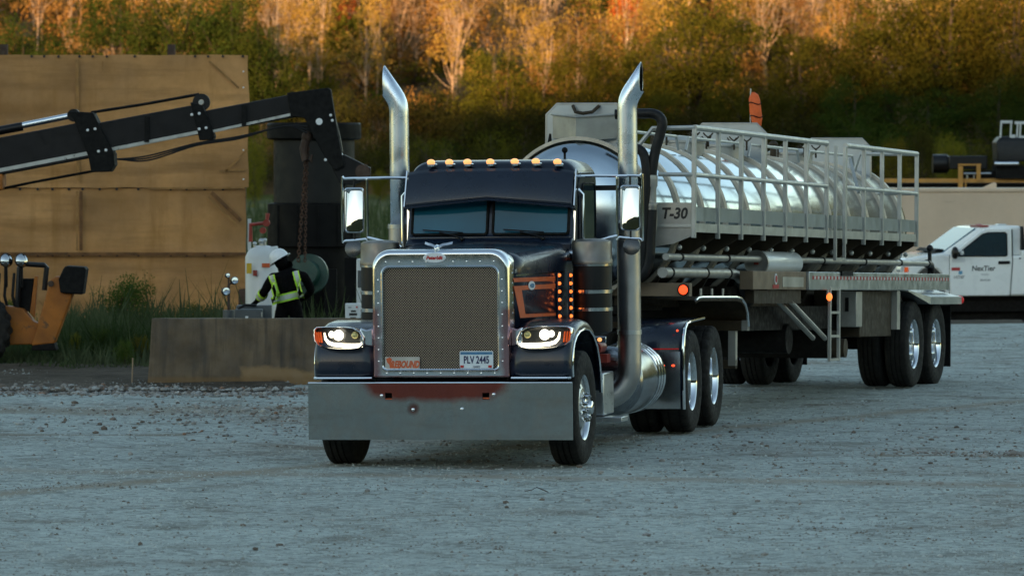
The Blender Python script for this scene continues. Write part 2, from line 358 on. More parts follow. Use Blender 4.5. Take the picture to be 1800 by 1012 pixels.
def grid(name, xs, ys, zf, m, kind="structure"):
    nx, ny = len(xs), len(ys)
    v = [(x, y, zf(x, y)) for y in ys for x in xs]
    f = [(j * nx + i, j * nx + i + 1, (j + 1) * nx + i + 1, (j + 1) * nx + i) for j in range(ny - 1) for i in range(nx - 1)]
    me = bpy.data.meshes.new(name); me.from_pydata(v, [], f)
    o = link(name, me, m, None, True, 180); o["kind"] = kind; return o
def nz2(x, y, s, seed=0.): return mnoise.noise(Vector((x * s, y * s, seed)))
def sm(a, b, x):
    t = min(1, max(0, (x - a) / (b - a))); return t * t * (3 - 2 * t)
def yard_z(x, y):
    z = .018 * nz2(x, y, .9) + .03 * nz2(x, y, .23, 3.) + .008 * nz2(x, y, 3.1, 5.)
    z *= sm(20, 34, y)
    if 44 < y < 68 and -4 < x < 8: z *= .35
    return z - .9 * sm(86.2, 92, y)
def base_z(x, y):                                   # the wide ground under and beyond the yard, rising to the wooded hillside
    z = -.12 - .42 * sm(84, 96, y)
    if y > 372: z += (y - 372) * .155 + 7. * sm(520, 900, y) + .9 * nz2(x, y, .03, 8.) * sm(372, 400, y)
    return z
xs = sorted(set([-3000, -900, -300, -120, -60, -30] + [round(-15 + .25 * i, 3) for i in range(121)] + [30, 60, 120, 300, 900, 3000]))
grid("ground", [-3000, -1200, -500, -200, -120] + list(range(-100, 101, 8)) + [120, 200, 500, 1200, 3000],
     [-3000, -900, -300, -100, 0, 40, 70, 80, 84, 87, 90, 93, 96, 110, 160, 220, 300, 340, 365, 372] + list(range(380, 700, 10)) + [800, 1000, 1500, 3000], base_z, "field")
grid("gravel_yard", [x for x in xs if -61 < x < 61], [-40, 0, 20, 26] + [round(28 + .25 * i, 3) for i in range(236)] + [87.5, 88.5, 90, 92], yard_z, "gravel")
# hillside sheet above the base where the woods stand
grid("hillside", list(range(-120, 121, 6)), [374, 377] + list(range(380, 720, 8)), lambda x, y: base_z(x, y) + .25 * sm(374, 380, y), "hill_litter")
# ridge across the valley, behind the camera: it hides the low sun from the yard
def ridge_z(x, y):
    p = math.exp(-((y + 430) / 120) ** 2)
    hh = 82.5 + 7.2 * sm(-388, -358, x) + 4.0 * sm(-402, -418, x) + 1.6 * nz2(x, 0, .02, 2.) + 1.6 * nz2(x, 0, .11, 4.)
    hh *= 1 - .35 * sm(400, 1600, abs(x + 200))
    return -.6 + hh * p
grid("ridge", [-2400, -1800, -1300, -1000, -800, -700, -600] + list(range(-540, -240, 4)) + [-230, -200, -150, -100, -50, 0, 100, 200, 300, 450, 600, 900, 1300, 1800],
     [-900, -760, -680, -600, -560, -520, -490, -460, -445, -430, -415, -400, -370, -340, -310, -280, -240, -190, -140], ridge_z, "ridge_wood")

# soil verge by the barrier and the weeds
def verge_edge(x): return 61.6 + .5 * nz2(x, 0, .8, 9.) + .25 * nz2(x, 0, 3., 9.)
def verge():
    mb = MB(); X = [-14 + .2 * i for i in range(58)]; rows = []
    for j in range(24):
        t = j / 23
        rows.append([(x, verge_edge(x) + t * (86 - verge_edge(x)), yard_z(x, verge_edge(x)) * .3 + .012 + (.05 * sm(0, .15, t) + .04 * nz2(x, j, .7)) * sm(0, .08, t) - .5 * sm(.96, 1, t)) for x in X])
    for r in rows: r[-1] = (r[-1][0], r[-1][1], r[-1][2] - .06)
    return struct(mb.loft(rows, closed=False, caps=False).build("soil_verge", "soil", None, True, 180))
verge()

# stones: one mass, thousands of them
def stones():
    me0 = bmesh.new(); bmesh.ops.create_icosphere(me0, subdivisions=1, radius=1.0)
    bv = np.array([v.co[:] for v in me0.verts]); bf = np.array([[v.index for v in f.verts] for f in me0.faces]); me0.free()
    P = []
    for _ in range(2600):                                # all over, by frame area
        row = 700 + 330 * NP.random() ** 1.0; Y = H * F / (row - HOR); px = NP.uniform(-60, 1860)
        P.append(((px - CX) * Y / F, Y, NP.gamma(2., .0036)))
    for _ in range(2600):                                # windrow along the verge and barrier
        x = NP.uniform(-7.5, -1.2); P.append((x, verge_edge(x) + NP.normal(-.15, .42), NP.gamma(2.4, .0085)))
    for _ in range(1500):                                # darker loose patch, left middle
        P.append((NP.normal(-2.6, 1.4), NP.normal(56.5, 1.9), NP.gamma(2.2, .0065)))
    for _ in range(900):
        P.append((NP.normal(5.2, .8), NP.normal(49.2, .28), NP.gamma(2.2, .006)))
    for _ in range(1700):
        P.append((NP.uniform(-1, 8), NP.normal(50.5, 3.5), NP.gamma(2., .005)))
    P = [p for p in P if .004 < p[2] < .05]
    N = len(P); V = np.zeros((N, len(bv), 3)); 
    for i, (x, y, r) in enumerate(P):
        s = NP.uniform(.6, 1.3, 3) * r; s[2] *= .65
        a = NP.uniform(0, 6.28); c, sn = math.cos(a), math.sin(a)
        q = bv * s * NP.uniform(.75, 1.2, (len(bv), 1)); V[i, :, 0] = q[:, 0] * c - q[:, 1] * sn + x; V[i, :, 1] = q[:, 0] * sn + q[:, 1] * c + y
        V[i, :, 2] = q[:, 2] + yard_z(x, y) + r * .25 + (.03 if y > verge_edge(x) and x < -1 else 0)
    FF = (bf[None] + (np.arange(N) * len(bv))[:, None, None]).reshape(-1, 3)
    me = bpy.data.meshes.new("loose_stones"); me.from_pydata(V.reshape(-1, 3).tolist(), [], FF.tolist())
    o = link("loose_stones", me, None, None, False)
    ms = [mat("stone_a", (.26, .245, .225), .9, 0, .3, 3), mat("stone_b", (.34, .345, .33), .9, 0, .25, 3), mat("stone_c", (.15, .12, .095), .9, 0, .3, 3), mat("stone_d", (.24, .14, .09), .9, 0, .3, 3)]
    for m in ms: me.materials.append(m)
    mi = NP.choice(4, N, p=[.42, .26, .30, .02]); me.polygons.foreach_set("material_index", np.repeat(mi, len(bf)).astype(np.int32))
    struct(o, "stuff")
stones()
def grit():
    """the small gravel lying all over the yard: tens of thousands of chips, far too many to count"""
    g = np.random.default_rng(23); N = 60000
    bv = np.array([(1, 0, 0), (0, 1, 0), (-1, 0, 0), (0, -1, 0), (0, 0, 1.)]); bf = np.array([(0, 1, 4), (1, 2, 4), (2, 3, 4), (3, 0, 4)])
    row = 575 + 450 * g.random(N) ** .8; Y = H * F / (row - HOR); X = (g.uniform(-40, 1840, N) - CX) * Y / F
    r = np.clip(g.gamma(2.4, .0036, N), .0035, .024) * np.sqrt(Y / 45); a = g.uniform(0, 6.28, N)
    k = bv[None] * r[:, None, None] * g.uniform(.6, 1.3, (N, 5, 1)) * np.array([1, 1, .75])
    V = np.empty((N, 5, 3)); c, s = np.cos(a)[:, None], np.sin(a)[:, None]
    V[..., 0] = k[..., 0] * c - k[..., 1] * s + X[:, None]; V[..., 1] = k[..., 0] * s + k[..., 1] * c + Y[:, None]
    z0 = np.array([yard_z(x, y) + (.035 if (y > verge_edge(x) and x < -1) else 0) for x, y in zip(X, Y)]); V[..., 2] = k[..., 2] + z0[:, None] - .002
    clump = np.array([nz2(x, y, .55, 7.) + .6 * nz2(x, y, 2., 1.) for x, y in zip(X, Y)]) + g.normal(0, .35, N)
    soilside = np.array([y > verge_edge(x) - .1 and x < -1 for x, y in zip(X, Y)]); 
    mi = np.where(soilside, np.where(clump > -.2, 2, 0), np.where(clump > .62, 2, np.where(clump > .15, 0, np.where(clump > -.5, 1, 3)))).astype(np.int32)
    me = bpy.data.meshes.new("gravel_chips"); me.from_pydata(V.reshape(-1, 3).tolist(), [], (bf[None] + (np.arange(N) * 5)[:, None, None]).reshape(-1, 3).tolist())
    for q in (mat("chip_a", (.26, .27, .25), .9, 0, .2, 3), mat("chip_b", (.35, .385, .365), .9, 0, .2, 3), mat("chip_c", (.155, .135, .11), .9, 0, .3, 3), mat("chip_d", (.42, .455, .435), .9, 0, .2, 3)): me.materials.append(q)
    me.polygons.foreach_set("material_index", np.repeat(mi, 4)); o = link("gravel_chips", me, None, None, False); struct(o, "stuff")
grit()

# ---------------------------------------------------------------- trees
def leafmat(name, c, c2, tr=.35):
    m = bpy.data.materials.new(name); m.use_nodes = True; n = m.node_tree.nodes; l = m.node_tree.links
    n.remove(n["Principled BSDF"]); out = n["Material Output"]
    oi = n.new("ShaderNodeObjectInfo"); tc = n.new("ShaderNodeTexCoord")
    nz = n.new("ShaderNodeTexNoise"); nz.inputs["Scale"].default_value = .55; nz.inputs["Detail"].default_value = 5; l.new(tc.outputs["Object"], nz.inputs["Vector"])
    mx = n.new("ShaderNodeMix"); mx.data_type = 'RGBA'; mx.inputs[6].default_value = (*c, 1); mx.inputs[7].default_value = (*c2, 1)
    r = n.new("ShaderNodeMapRange"); r.inputs[1].default_value = .33; r.inputs[2].default_value = .67; l.new(nz.outputs["Fac"], r.inputs[0]); l.new(r.outputs[0], mx.inputs[0])
    hv = n.new("ShaderNodeHueSaturation"); l.new(mx.outputs[2], hv.inputs["Color"])
    hr = n.new("ShaderNodeMapRange"); hr.inputs[3].default_value = .485; hr.inputs[4].default_value = .515; l.new(oi.outputs["Random"], hr.inputs[0]); l.new(hr.outputs[0], hv.inputs["Hue"])
    vr = n.new("ShaderNodeMapRange"); vr.inputs[3].default_value = .8; vr.inputs[4].default_value = 1.2; l.new(oi.outputs["Random"], vr.inputs[0]); l.new(vr.outputs[0], hv.inputs["Value"])
    d = n.new("ShaderNodeBsdfDiffuse"); t = n.new("ShaderNodeBsdfTranslucent"); ms = n.new("ShaderNodeMixShader"); ms.inputs[0].default_value = tr
    l.new(hv.outputs[0], d.inputs[0]); l.new(hv.outputs[0], t.inputs[0]); l.new(d.outputs[0], ms.inputs[1]); l.new(t.outputs[0], ms.inputs[2]); l.new(ms.outputs[0], out.inputs[0])
    MATS[name] = m; return m
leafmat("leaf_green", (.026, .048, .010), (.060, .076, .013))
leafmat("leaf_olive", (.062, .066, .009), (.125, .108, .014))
leafmat("leaf_gold", (.25, .145, .032), (.36, .205, .05))
leafmat("leaf_rust", (.20, .085, .025), (.28, .14, .045))
leafmat("leaf_red", (.38, .045, .02), (.48, .10, .03))
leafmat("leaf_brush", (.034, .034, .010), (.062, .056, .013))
leafmat("leaf_lime", (.12, .115, .014), (.17, .14, .02))
leafmat("grass_blade", (.034, .055, .018), (.092, .108, .058))
leafmat("leaf_weed", (.045, .085, .018), (.09, .12, .025))
mat("bark_pale", (.34, .24, .15), .9, 0, .3, 1.5)
mat("bark_dark", (.05, .035, .022), .9, 0, .3, 1.5)

def tree_arrays(seed, Ht, W, nclu, nleaf, lsize, base=.25, clu_r=.16, limb_r=1., kind='round', bare=0):
    """trunk mesh builder and leaf quads of a tree standing at the origin"""
    g = np.random.default_rng(seed); mb = MB()
    zb = Ht * base; cz = (zb + Ht) / 2; hz = (Ht - zb) / 2
    C = []
    while len(C) < nclu:
        d = g.normal(size=3); d /= np.linalg.norm(d); rr = g.uniform(.35, 1.) ** .6
        lob = 1 + .22 * math.sin(3 * math.atan2(d[1], d[0]) + seed) + .15 * math.sin(5 * d[2] + seed * 2)
        p = np.array([d[0] * W / 2, d[1] * W / 2, d[2] * hz]) * rr * lob * .86
        if kind == 'up' and d[2] < -.6: continue
        p[2] += cz; C.append(p)
    C = np.array(C)
    lean = g.normal(0, .05, 2) * Ht
    r0 = .016 * Ht * limb_r + .03
    tp_ = [Vector((0, 0, -.4)), Vector((lean[0] * .2 + g.normal(0, .12), lean[1] * .2, Ht * .22)), Vector((lean[0] * .6 + g.normal(0, .2), lean[1] * .6, Ht * .5)), Vector((lean[0], lean[1], Ht * .82))]
    mb.tube(tp_, [r0 * 1.25, r0, r0 * .66, r0 * .14], 7)
    nb = min(len(C), 16 if not bare else 26)
    for k in range(nb):
        c = Vector(C[k]); t = min(.93, max(.12, (c.z / Ht) * g.uniform(.45, .75)))
        i = 0 if t < .27 else (1 if t < .61 else 2); tt = (.0, .27, .61, 1.)
        s = tp_[i].lerp(tp_[i + 1], (t - tt[i]) / (tt[i + 1] - tt[i]))
        rr = r0 * (1 - t) * g.uniform(.35, .62) + .012
        mid = s.lerp(c, .5) + Vector((g.normal(0, .03) * Ht, g.normal(0, .03) * Ht, g.uniform(-.01, .05) * Ht))
        mb.tube([s, s.lerp(mid, .5) + Vector((0, 0, -.01 * Ht)), mid, c + (c - mid) * .2], [rr, rr * .8, rr * .55, rr * .12], 5)
        if bare:
            for q in range(3):
                st = mid.lerp(c, g.uniform(0, .8)); e = st + Vector(g.normal(0, 1, 3)) * .07 * Ht + Vector((0, 0, .06 * Ht))
                mb.tube([st, st.lerp(e, .5) + Vector(g.normal(0, .01 * Ht, 3)), e], [rr * .4, rr * .28, .006], 4)
    idx = g.integers(0, len(C), nleaf); sg = clu_r * W * g.uniform(.55, 1.25, len(C))
    off = g.normal(size=(nleaf, 3)); off *= np.minimum(1, 1.7 / np.maximum(np.linalg.norm(off, axis=1), 1e-6))[:, None]
    pos = C[idx] + off * (sg[idx] * .62)[:, None] * np.array([1, 1, .72])
    pos[:, 2] = np.maximum(pos[:, 2], .15)
    out = pos - np.array([0, 0, cz]); out /= np.maximum(np.linalg.norm(out, axis=1), 1e-6)[:, None]
    nrm = out * .6 + g.normal(size=(nleaf, 3)) * .8 + np.array([0, 0, .35]); nrm /= np.linalg.norm(nrm, axis=1)[:, None]
    a = np.cross(nrm, g.normal(size=(nleaf, 3))); a /= np.linalg.norm(a, axis=1)[:, None]; b = np.cross(nrm, a)
    s1 = lsize * g.uniform(.55, 1.3, nleaf)[:, None]; s2 = s1 * g.uniform(.4, .8, nleaf)[:, None]
    Q = np.stack([pos - a * s1 * .5, pos + b * s2 * .5, pos + a * s1 * .5, pos - b * s2 * .5], 1)
    return mb, Q
def quads_mesh(name, Q):
    n = len(Q); me = bpy.data.meshes.new(name); me.vertices.add(4 * n); me.loops.add(4 * n); me.polygons.add(n)
    me.vertices.foreach_set("co", Q.reshape(-1).astype(np.float32))
    me.loops.foreach_set("vertex_index", np.arange(4 * n, dtype=np.int32)); me.polygons.foreach_set("loop_start", np.arange(0, 4 * n, 4, dtype=np.int32))
    me.update(); me.validate(); return me

VAR = {}
def variant(key, seed, **kw):
    mb, Q = tree_arrays(seed, **kw); VAR.setdefault(key, []).append((mb, Q, kw))
for s in range(4): variant('dense', 20 + s, Ht=11., W=8., nclu=110, nleaf=15000, lsize=.20, base=.02, clu_r=.15)
for s in range(4): variant('gold', 40 + s, Ht=13., W=7.5, nclu=70, nleaf=5000, lsize=.19, base=.15, clu_r=.14, limb_r=.62, kind='up', bare=1)
for s in range(3): variant('brush', 60 + s, Ht=4.6, W=5.6, nclu=60, nleaf=6000, lsize=.17, base=.0, clu_r=.17)
for s in range(2): variant('bare', 80 + s, Ht=14., W=6.0, nclu=44, nleaf=700, lsize=.22, base=.25, clu_r=.12, limb_r=.72, kind='up', bare=1)
variant('gold_far', 140, Ht=13., W=6.5, nclu=50, nleaf=1100, lsize=.34, base=.1, clu_r=.15, limb_r=.5, kind='up', bare=0)
for s in range(3): variant('gold_far', 141 + s, Ht=13., W=6.5, nclu=50, nleaf=1100, lsize=.34, base=.1, clu_r=.15, limb_r=.5, kind='up', bare=0)
for s in range(3): variant('brush_far', 160 + s, Ht=4.6, W=5.6, nclu=46, nleaf=900, lsize=.34, base=.0, clu_r=.17)
for s in range(4): variant('dense_far', 170 + s, Ht=11., W=8., nclu=70, nleaf=2400, lsize=.38, base=.04, clu_r=.15)
MESH = {}
def tree(name, key, vi, loc, sc, leaf, bark, label, cat="tree", group=None, rz=None):
    mb, Q, kw = VAR[key][vi % len(VAR[key])]
    k = (key, vi % len(VAR[key]))
    root = empty(name, loc, rnd.uniform(0, 6.28) if rz is None else rz, label, cat, group)
    root.scale = sc
    if (k, leaf) not in MESH:
        c = link("crown", quads_mesh("crown", Q), leaf, root, False); MESH[(k, leaf)] = c.data
    else:
        c = bpy.data.objects.new("crown", MESH[(k, leaf)]); col.objects.link(c); c.parent = root
    if (k, bark) not in MESH:
        t = mb.build("trunk", bark, root, True, 60); MESH[(k, bark)] = t.data
    else:
        t = bpy.data.objects.new("trunk", MESH[(k, bark)]); col.objects.link(t); t.parent = root
    return root
def wood_tree(px, Y, top_row, wpx, key, vi, leaf, bark, name, label, group=None, cat="tree"):
    s = F / Y; x = (px - CX) / s; zb = base_z(x, Y) + .1; zt = H + (HOR - top_row) / s
    kw = VAR[key][vi % len(VAR[key])][2]; sz = (zt - zb) / kw['Ht']; sw = wpx / s / kw['W']
    return tree(name, key, vi, (x, Y, zb), (sw, sw, sz), leaf, bark, label, cat, group)
G1 = "trees along the foot of the wooded hillside"
TREES = [
 # px, Y, top row, width, kind, variant, leaf, bark, name, label
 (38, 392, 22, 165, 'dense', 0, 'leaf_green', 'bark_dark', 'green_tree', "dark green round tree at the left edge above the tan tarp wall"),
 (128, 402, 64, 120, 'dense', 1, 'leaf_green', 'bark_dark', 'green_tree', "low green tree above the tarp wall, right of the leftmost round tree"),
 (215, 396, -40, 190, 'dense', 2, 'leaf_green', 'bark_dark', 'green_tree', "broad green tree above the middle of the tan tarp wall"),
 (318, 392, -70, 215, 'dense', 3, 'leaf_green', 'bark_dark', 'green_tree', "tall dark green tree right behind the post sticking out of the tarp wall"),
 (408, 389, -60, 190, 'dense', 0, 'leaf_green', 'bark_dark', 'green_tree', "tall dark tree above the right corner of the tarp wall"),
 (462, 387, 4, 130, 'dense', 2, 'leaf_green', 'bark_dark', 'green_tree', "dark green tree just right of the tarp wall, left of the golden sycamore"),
 (545, 425, -70, 150, 'gold', 0, 'leaf_gold', 'bark_pale', 'golden_tree', "sunlit golden tree with pale limbs above the black crane boom head"),
 (612, 432, -8, 62, 'brush', 1, 'leaf_red', 'bark_dark', 'red_tree', "small red leaved tree up the slope, left of the left exhaust stack"),
 (655, 428, -70, 110, 'gold', 1, 'leaf_rust', 'bark_pale', 'rust_tree', "rust brown sunlit tree straight above the left exhaust tip"),
 (735, 430, -80, 130, 'gold', 2, 'leaf_gold', 'bark_pale', 'golden_tree', "golden sunlit tree up the slope between exhaust stacks, nearest the left one"),
 (802, 418, -90, 110, 'bare', 0, 'leaf_gold', 'bark_pale', 'bare_tree', "nearly bare tree with one tall pale trunk above the roof marker lights"),
 (868, 428, -60, 150, 'gold', 3, 'leaf_gold', 'bark_pale', 'golden_tree', "golden tree with forked pale limbs behind the long olive thicket"),
 (880, 396, 76, 185, 'dense', 1, 'leaf_olive', 'bark_dark', 'olive_tree', "broad flat topped olive tree above the middle of the cab roof"),
 (955, 425, -60, 120, 'bare', 1, 'leaf_rust', 'bark_pale', 'bare_tree', "leaning pale bare tree left of the round olive tree"),
 (1030, 398, 30, 150, 'dense', 3, 'leaf_olive', 'bark_dark', 'olive_tree', "round topped olive tree left of the right exhaust stack"),
 (1098, 424, -50, 60, 'brush', 2, 'leaf_red', 'bark_dark', 'red_tree', "small red tree straight above the right exhaust tip"),
 (1125, 404, 62, 110, 'dense', 0, 'leaf_olive', 'bark_dark', 'olive_tree', "narrow olive tree directly behind the right exhaust tip"),
 (1222, 396, -40, 250, 'dense', 2, 'leaf_olive', 'bark_dark', 'olive_tree', "big olive tree above the front half of the tank trailer"),
 (1345, 420, -60, 130, 'bare', 0, 'leaf_gold', 'bark_pale', 'bare_tree', "pale branching bare tree above the orange flag on the tank"),
 (1392, 424, -70, 110, 'gold', 1, 'leaf_rust', 'bark_pale', 'rust_tree', "rust brown tree behind the crown right of the orange flag"),
 (1420, 392, 38, 200, 'dense', 1, 'leaf_olive', 'bark_dark', 'olive_tree', "wide olive tree above the rear half of the tank trailer"),
 (1478, 416, -24, 110, 'gold', 3, 'leaf_gold', 'bark_pale', 'golden_tree', "pale golden crown peeping over the olive trees at upper right"),
 (1555, 396, -50, 240, 'dense', 3, 'leaf_olive', 'bark_dark', 'olive_tree', "tall olive tree above the trailer's rear railing"),
 (1668, 393, -80, 250, 'dense', 0, 'leaf_olive', 'bark_dark', 'olive_tree', "tall olive tree above the yellow rig frame, second from the right edge"),
 (1782, 390, -70, 230, 'dense', 2, 'leaf_olive', 'bark_dark', 'olive_tree', "olive tree at the right edge above the black rig tower"),
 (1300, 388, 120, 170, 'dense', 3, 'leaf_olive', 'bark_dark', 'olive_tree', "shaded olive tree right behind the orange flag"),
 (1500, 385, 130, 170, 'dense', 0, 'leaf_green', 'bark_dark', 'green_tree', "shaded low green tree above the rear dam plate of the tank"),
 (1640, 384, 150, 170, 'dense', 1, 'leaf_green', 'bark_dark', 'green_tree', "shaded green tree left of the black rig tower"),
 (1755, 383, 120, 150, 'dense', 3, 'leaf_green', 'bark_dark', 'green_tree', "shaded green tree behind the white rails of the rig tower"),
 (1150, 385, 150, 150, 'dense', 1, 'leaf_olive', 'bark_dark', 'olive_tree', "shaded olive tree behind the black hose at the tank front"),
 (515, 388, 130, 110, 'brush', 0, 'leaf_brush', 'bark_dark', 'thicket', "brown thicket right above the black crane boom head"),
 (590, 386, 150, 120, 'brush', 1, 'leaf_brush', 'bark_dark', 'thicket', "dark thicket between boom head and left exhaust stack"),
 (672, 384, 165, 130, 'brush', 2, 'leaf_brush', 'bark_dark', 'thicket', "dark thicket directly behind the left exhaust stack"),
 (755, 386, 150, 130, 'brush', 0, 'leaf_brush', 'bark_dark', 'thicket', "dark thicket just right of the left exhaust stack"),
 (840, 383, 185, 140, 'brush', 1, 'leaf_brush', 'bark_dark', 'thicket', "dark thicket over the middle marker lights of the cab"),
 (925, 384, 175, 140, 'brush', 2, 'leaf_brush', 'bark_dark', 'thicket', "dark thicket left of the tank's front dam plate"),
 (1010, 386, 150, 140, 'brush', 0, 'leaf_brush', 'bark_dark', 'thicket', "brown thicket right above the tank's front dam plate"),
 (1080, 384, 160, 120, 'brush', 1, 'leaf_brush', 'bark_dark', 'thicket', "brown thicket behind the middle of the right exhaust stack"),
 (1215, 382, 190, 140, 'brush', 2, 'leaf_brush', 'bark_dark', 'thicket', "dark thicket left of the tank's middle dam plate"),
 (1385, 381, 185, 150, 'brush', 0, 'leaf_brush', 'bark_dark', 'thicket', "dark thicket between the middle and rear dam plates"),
 (1572, 340, 238, 74, 'brush', 1, 'leaf_lime', 'bark_dark', 'bush', "yellow green bush above the trailer's rear railing end"),
 (1622, 330, 215, 54, 'brush', 2, 'leaf_brush', 'bark_dark', 'bush', "tall thin bush left of the black rig engine"),
 (1672, 345, 226, 64, 'brush', 0, 'leaf_lime', 'bark_dark', 'bush', "lime green bush behind the left end of the rig"),
 (668, 330, 292, 40, 'brush', 0, 'leaf_lime', 'bark_dark', 'bush', "small lime green bush left of the left exhaust stack"),
 (448, 300, 240, 46, 'brush', 2, 'leaf_lime', 'bark_dark', 'bush', "narrow green bush between the tarp wall and dark vessel"),
]
for t in TREES: wood_tree(*t[:8], t[8], t[9], G1)

def woodland():
    """the mass of trees further up the slope"""
    g = np.random.default_rng(5); LQ = []; LM = []; TV = []; TF = []; TM = []; off = 0
    names = ['leaf_gold', 'leaf_rust', 'leaf_olive', 'leaf_green', 'leaf_red', 'leaf_brush', 'bark_pale', 'bark_dark']
    def put(x, y, key, vi, sw, sz, li, bi, keep=1.):
        nonlocal off
        mb, Q, kw = VAR[key][vi]; a = g.uniform(0, 6.28); c, s = math.cos(a), math.sin(a); z0 = base_z(x, y)
        def tr(p):
            q = np.empty_like(p); q[..., 0] = (p[..., 0] * c - p[..., 1] * s) * sw + x; q[..., 1] = (p[..., 0] * s + p[..., 1] * c) * sw + y; q[..., 2] = p[..., 2] * sz + z0; return q
        k = int(len(Q) * keep); LQ.append(tr(Q[:k])); LM.append(np.full(k, li, np.int32))
        v = tr(np.array(mb.v)); TV.append(v)
        for f in mb.f: TF.append(tuple(i + off for i in f)); TM.append(bi)
        off += len(v)
    for i in range(380):
        y = 408 + 200 * g.random() ** 1.3; x = g.uniform(-.125, .125) * y; px = CX + x * F / y
        r = g.random()
        green_side = px < 480 or px > 1480
        if r < (.5 if not green_side else .25): put(x, y, 'gold_far', int(g.integers(4)), g.uniform(.5, .95), g.uniform(.6, 1.1), 0, 6)
        elif r < .7: put(x, y, 'gold_far', int(g.integers(4)), g.uniform(.5, .95), g.uniform(.6, 1.), 1, 6)
        elif r < (.85 if not green_side else .75): put(x, y, 'bare', int(g.integers(2)), g.uniform(.6, 1.), g.uniform(.8, 1.1), 1, 6)
        elif r < .9: put(x, y, 'brush_far', int(g.integers(3)), g.uniform(.6, .9), g.uniform(.7, 1.3), 4 if g.random() < .12 else 1, 7)
        else: put(x, y, 'dense_far', int(g.integers(4)), g.uniform(.6, .9), g.uniform(.5, .85), 2, 7)
    for i in range(150):
        y = g.uniform(378, 560); x = g.uniform(-.12, .12) * y
        put(x, y, 'brush_far', int(g.integers(3)), g.uniform(.6, 1.1), g.uniform(.4, .9), [5, 2, 1, 2][int(g.integers(4))] if y > 400 else [5, 3, 3, 2][int(g.integers(4))], 7)
    for i in range(90):                                   # undergrowth along the foot of the slope
        y = g.uniform(373.5, 383); x = -.118 * y + .236 * y * (i + g.uniform(-.5, .5)) / 90
        put(x, y, 'brush', int(g.integers(3)), g.uniform(.55, .9), g.uniform(.55, 1.05), [5, 3, 5, 3, 2][int(g.integers(5))], 7, .3)
    for i in range(170):                                  # the wood goes on to both sides
        y = 380 + 200 * g.random(); x = (1 if i % 2 else -1) * g.uniform(.115, .24) * y
        if y < 400: put(x, y, 'dense_far', int(g.integers(4)), g.uniform(.8, 1.2), g.uniform(.7, 1.1), 3 if i % 3 else 2, 7, .6)
        else: put(x, y, 'gold_far', int(g.integers(4)), g.uniform(.6, 1.1), g.uniform(.7, 1.1), i % 3 // 2, 6, .8)
    for i in range(300):                                  # sunlit shrubs on the slope
        y = 400 + 110 * g.random() ** 1.4; x = g.uniform(-.12, .12) * y
        put(x, y, 'brush_far', int(g.integers(3)), g.uniform(.4, .8), g.uniform(.4, .9), [1, 0, 1, 2, 2, 5][int(g.integers(6))], 7)
    Q = np.concatenate(LQ); LM_ = np.concatenate(LM); n = len(Q); nt = off
    me = bpy.data.meshes.new("woodland")
    lens = np.concatenate([np.full(n, 4, np.int32), np.array([len(f) for f in TF], np.int32)])
    li = np.concatenate([np.arange(4 * n, dtype=np.int32), np.array([i + 4 * n for f in TF for i in f], np.int32)])
    me.vertices.add(4 * n + nt); me.vertices.foreach_set("co", np.concatenate([Q.reshape(-1, 3)] + TV).reshape(-1).astype(np.float32))
    me.loops.add(len(li)); me.loops.foreach_set("vertex_index", li)
    me.polygons.add(len(lens)); me.polygons.foreach_set("loop_start", np.concatenate([[0], np.cumsum(lens)[:-1]]).astype(np.int32))
    me.polygons.foreach_set("material_index", np.concatenate([LM_, np.array(TM, np.int32)]))
    me.update(); me.validate()
    for nm in names: me.materials.append(MATS[nm])
    o = bpy.data.objects.new("woodland", me); col.objects.link(o); o["kind"] = "stuff"
    tag(o, "mass of sunlit autumn trees covering the hillside", "woods")
woodland()

# weeds and tall grass between the barrier and the tarp wall
def weeds():
    g = np.random.default_rng(3); Q = []
    def blade(x, y, z, h, w, lean, az):
        d = np.array([math.cos(az), math.sin(az), 0.]); sd = np.array([-d[1], d[0], 0.]) * w
        p0 = np.array([x, y, z]); p1 = p0 + d * lean * h * .35 + np.array([0, 0, h * .55]); p2 = p0 + d * lean * h + np.array([0, 0, h])
        Q.append([p0 - sd, p0 + sd, p1 + sd * .8, p1 - sd * .8]); Q.append([p1 - sd * .8, p1 + sd * .8, p2 + sd * .12, p2 - sd * .12])
    n = 0
    while n < 24000:
        y = g.uniform(66.6, 80.5); px = g.uniform(-60, 700); x = (px - CX) * y / F
        dens = .5 + .75 * nz2(x, y, 1.1, 4.) + .3 * nz2(x, y, 3.1, 6.)
        hmax = .78 * sm(66.3, 69.5, y) * (.30 + .95 * max(0, dens))
        if px < 110: hmax *= .55
        if hmax < .1 or (y < 68 and g.random() > dens): continue
        blade(x, y, .02, (g.uniform(.25, .8) if g.random() < .97 else g.uniform(.9, 1.3)) * hmax, g.uniform(.006, .018), g.uniform(.05, .9), g.uniform(0, 6.28)); n += 1
    for i in range(4500):
        y = g.uniform(98, 300); x = g.uniform(-.105, .0) * y
        blade(x, y, base_z(x, y), g.uniform(.3, 1.0), g.uniform(.03, .07), g.uniform(.1, .5), g.uniform(0, 6.28))
    o = link("tall_grass", quads_mesh("tall_grass", np.array(Q)), "grass_blade", None, False); struct(o, "stuff")
weeds()
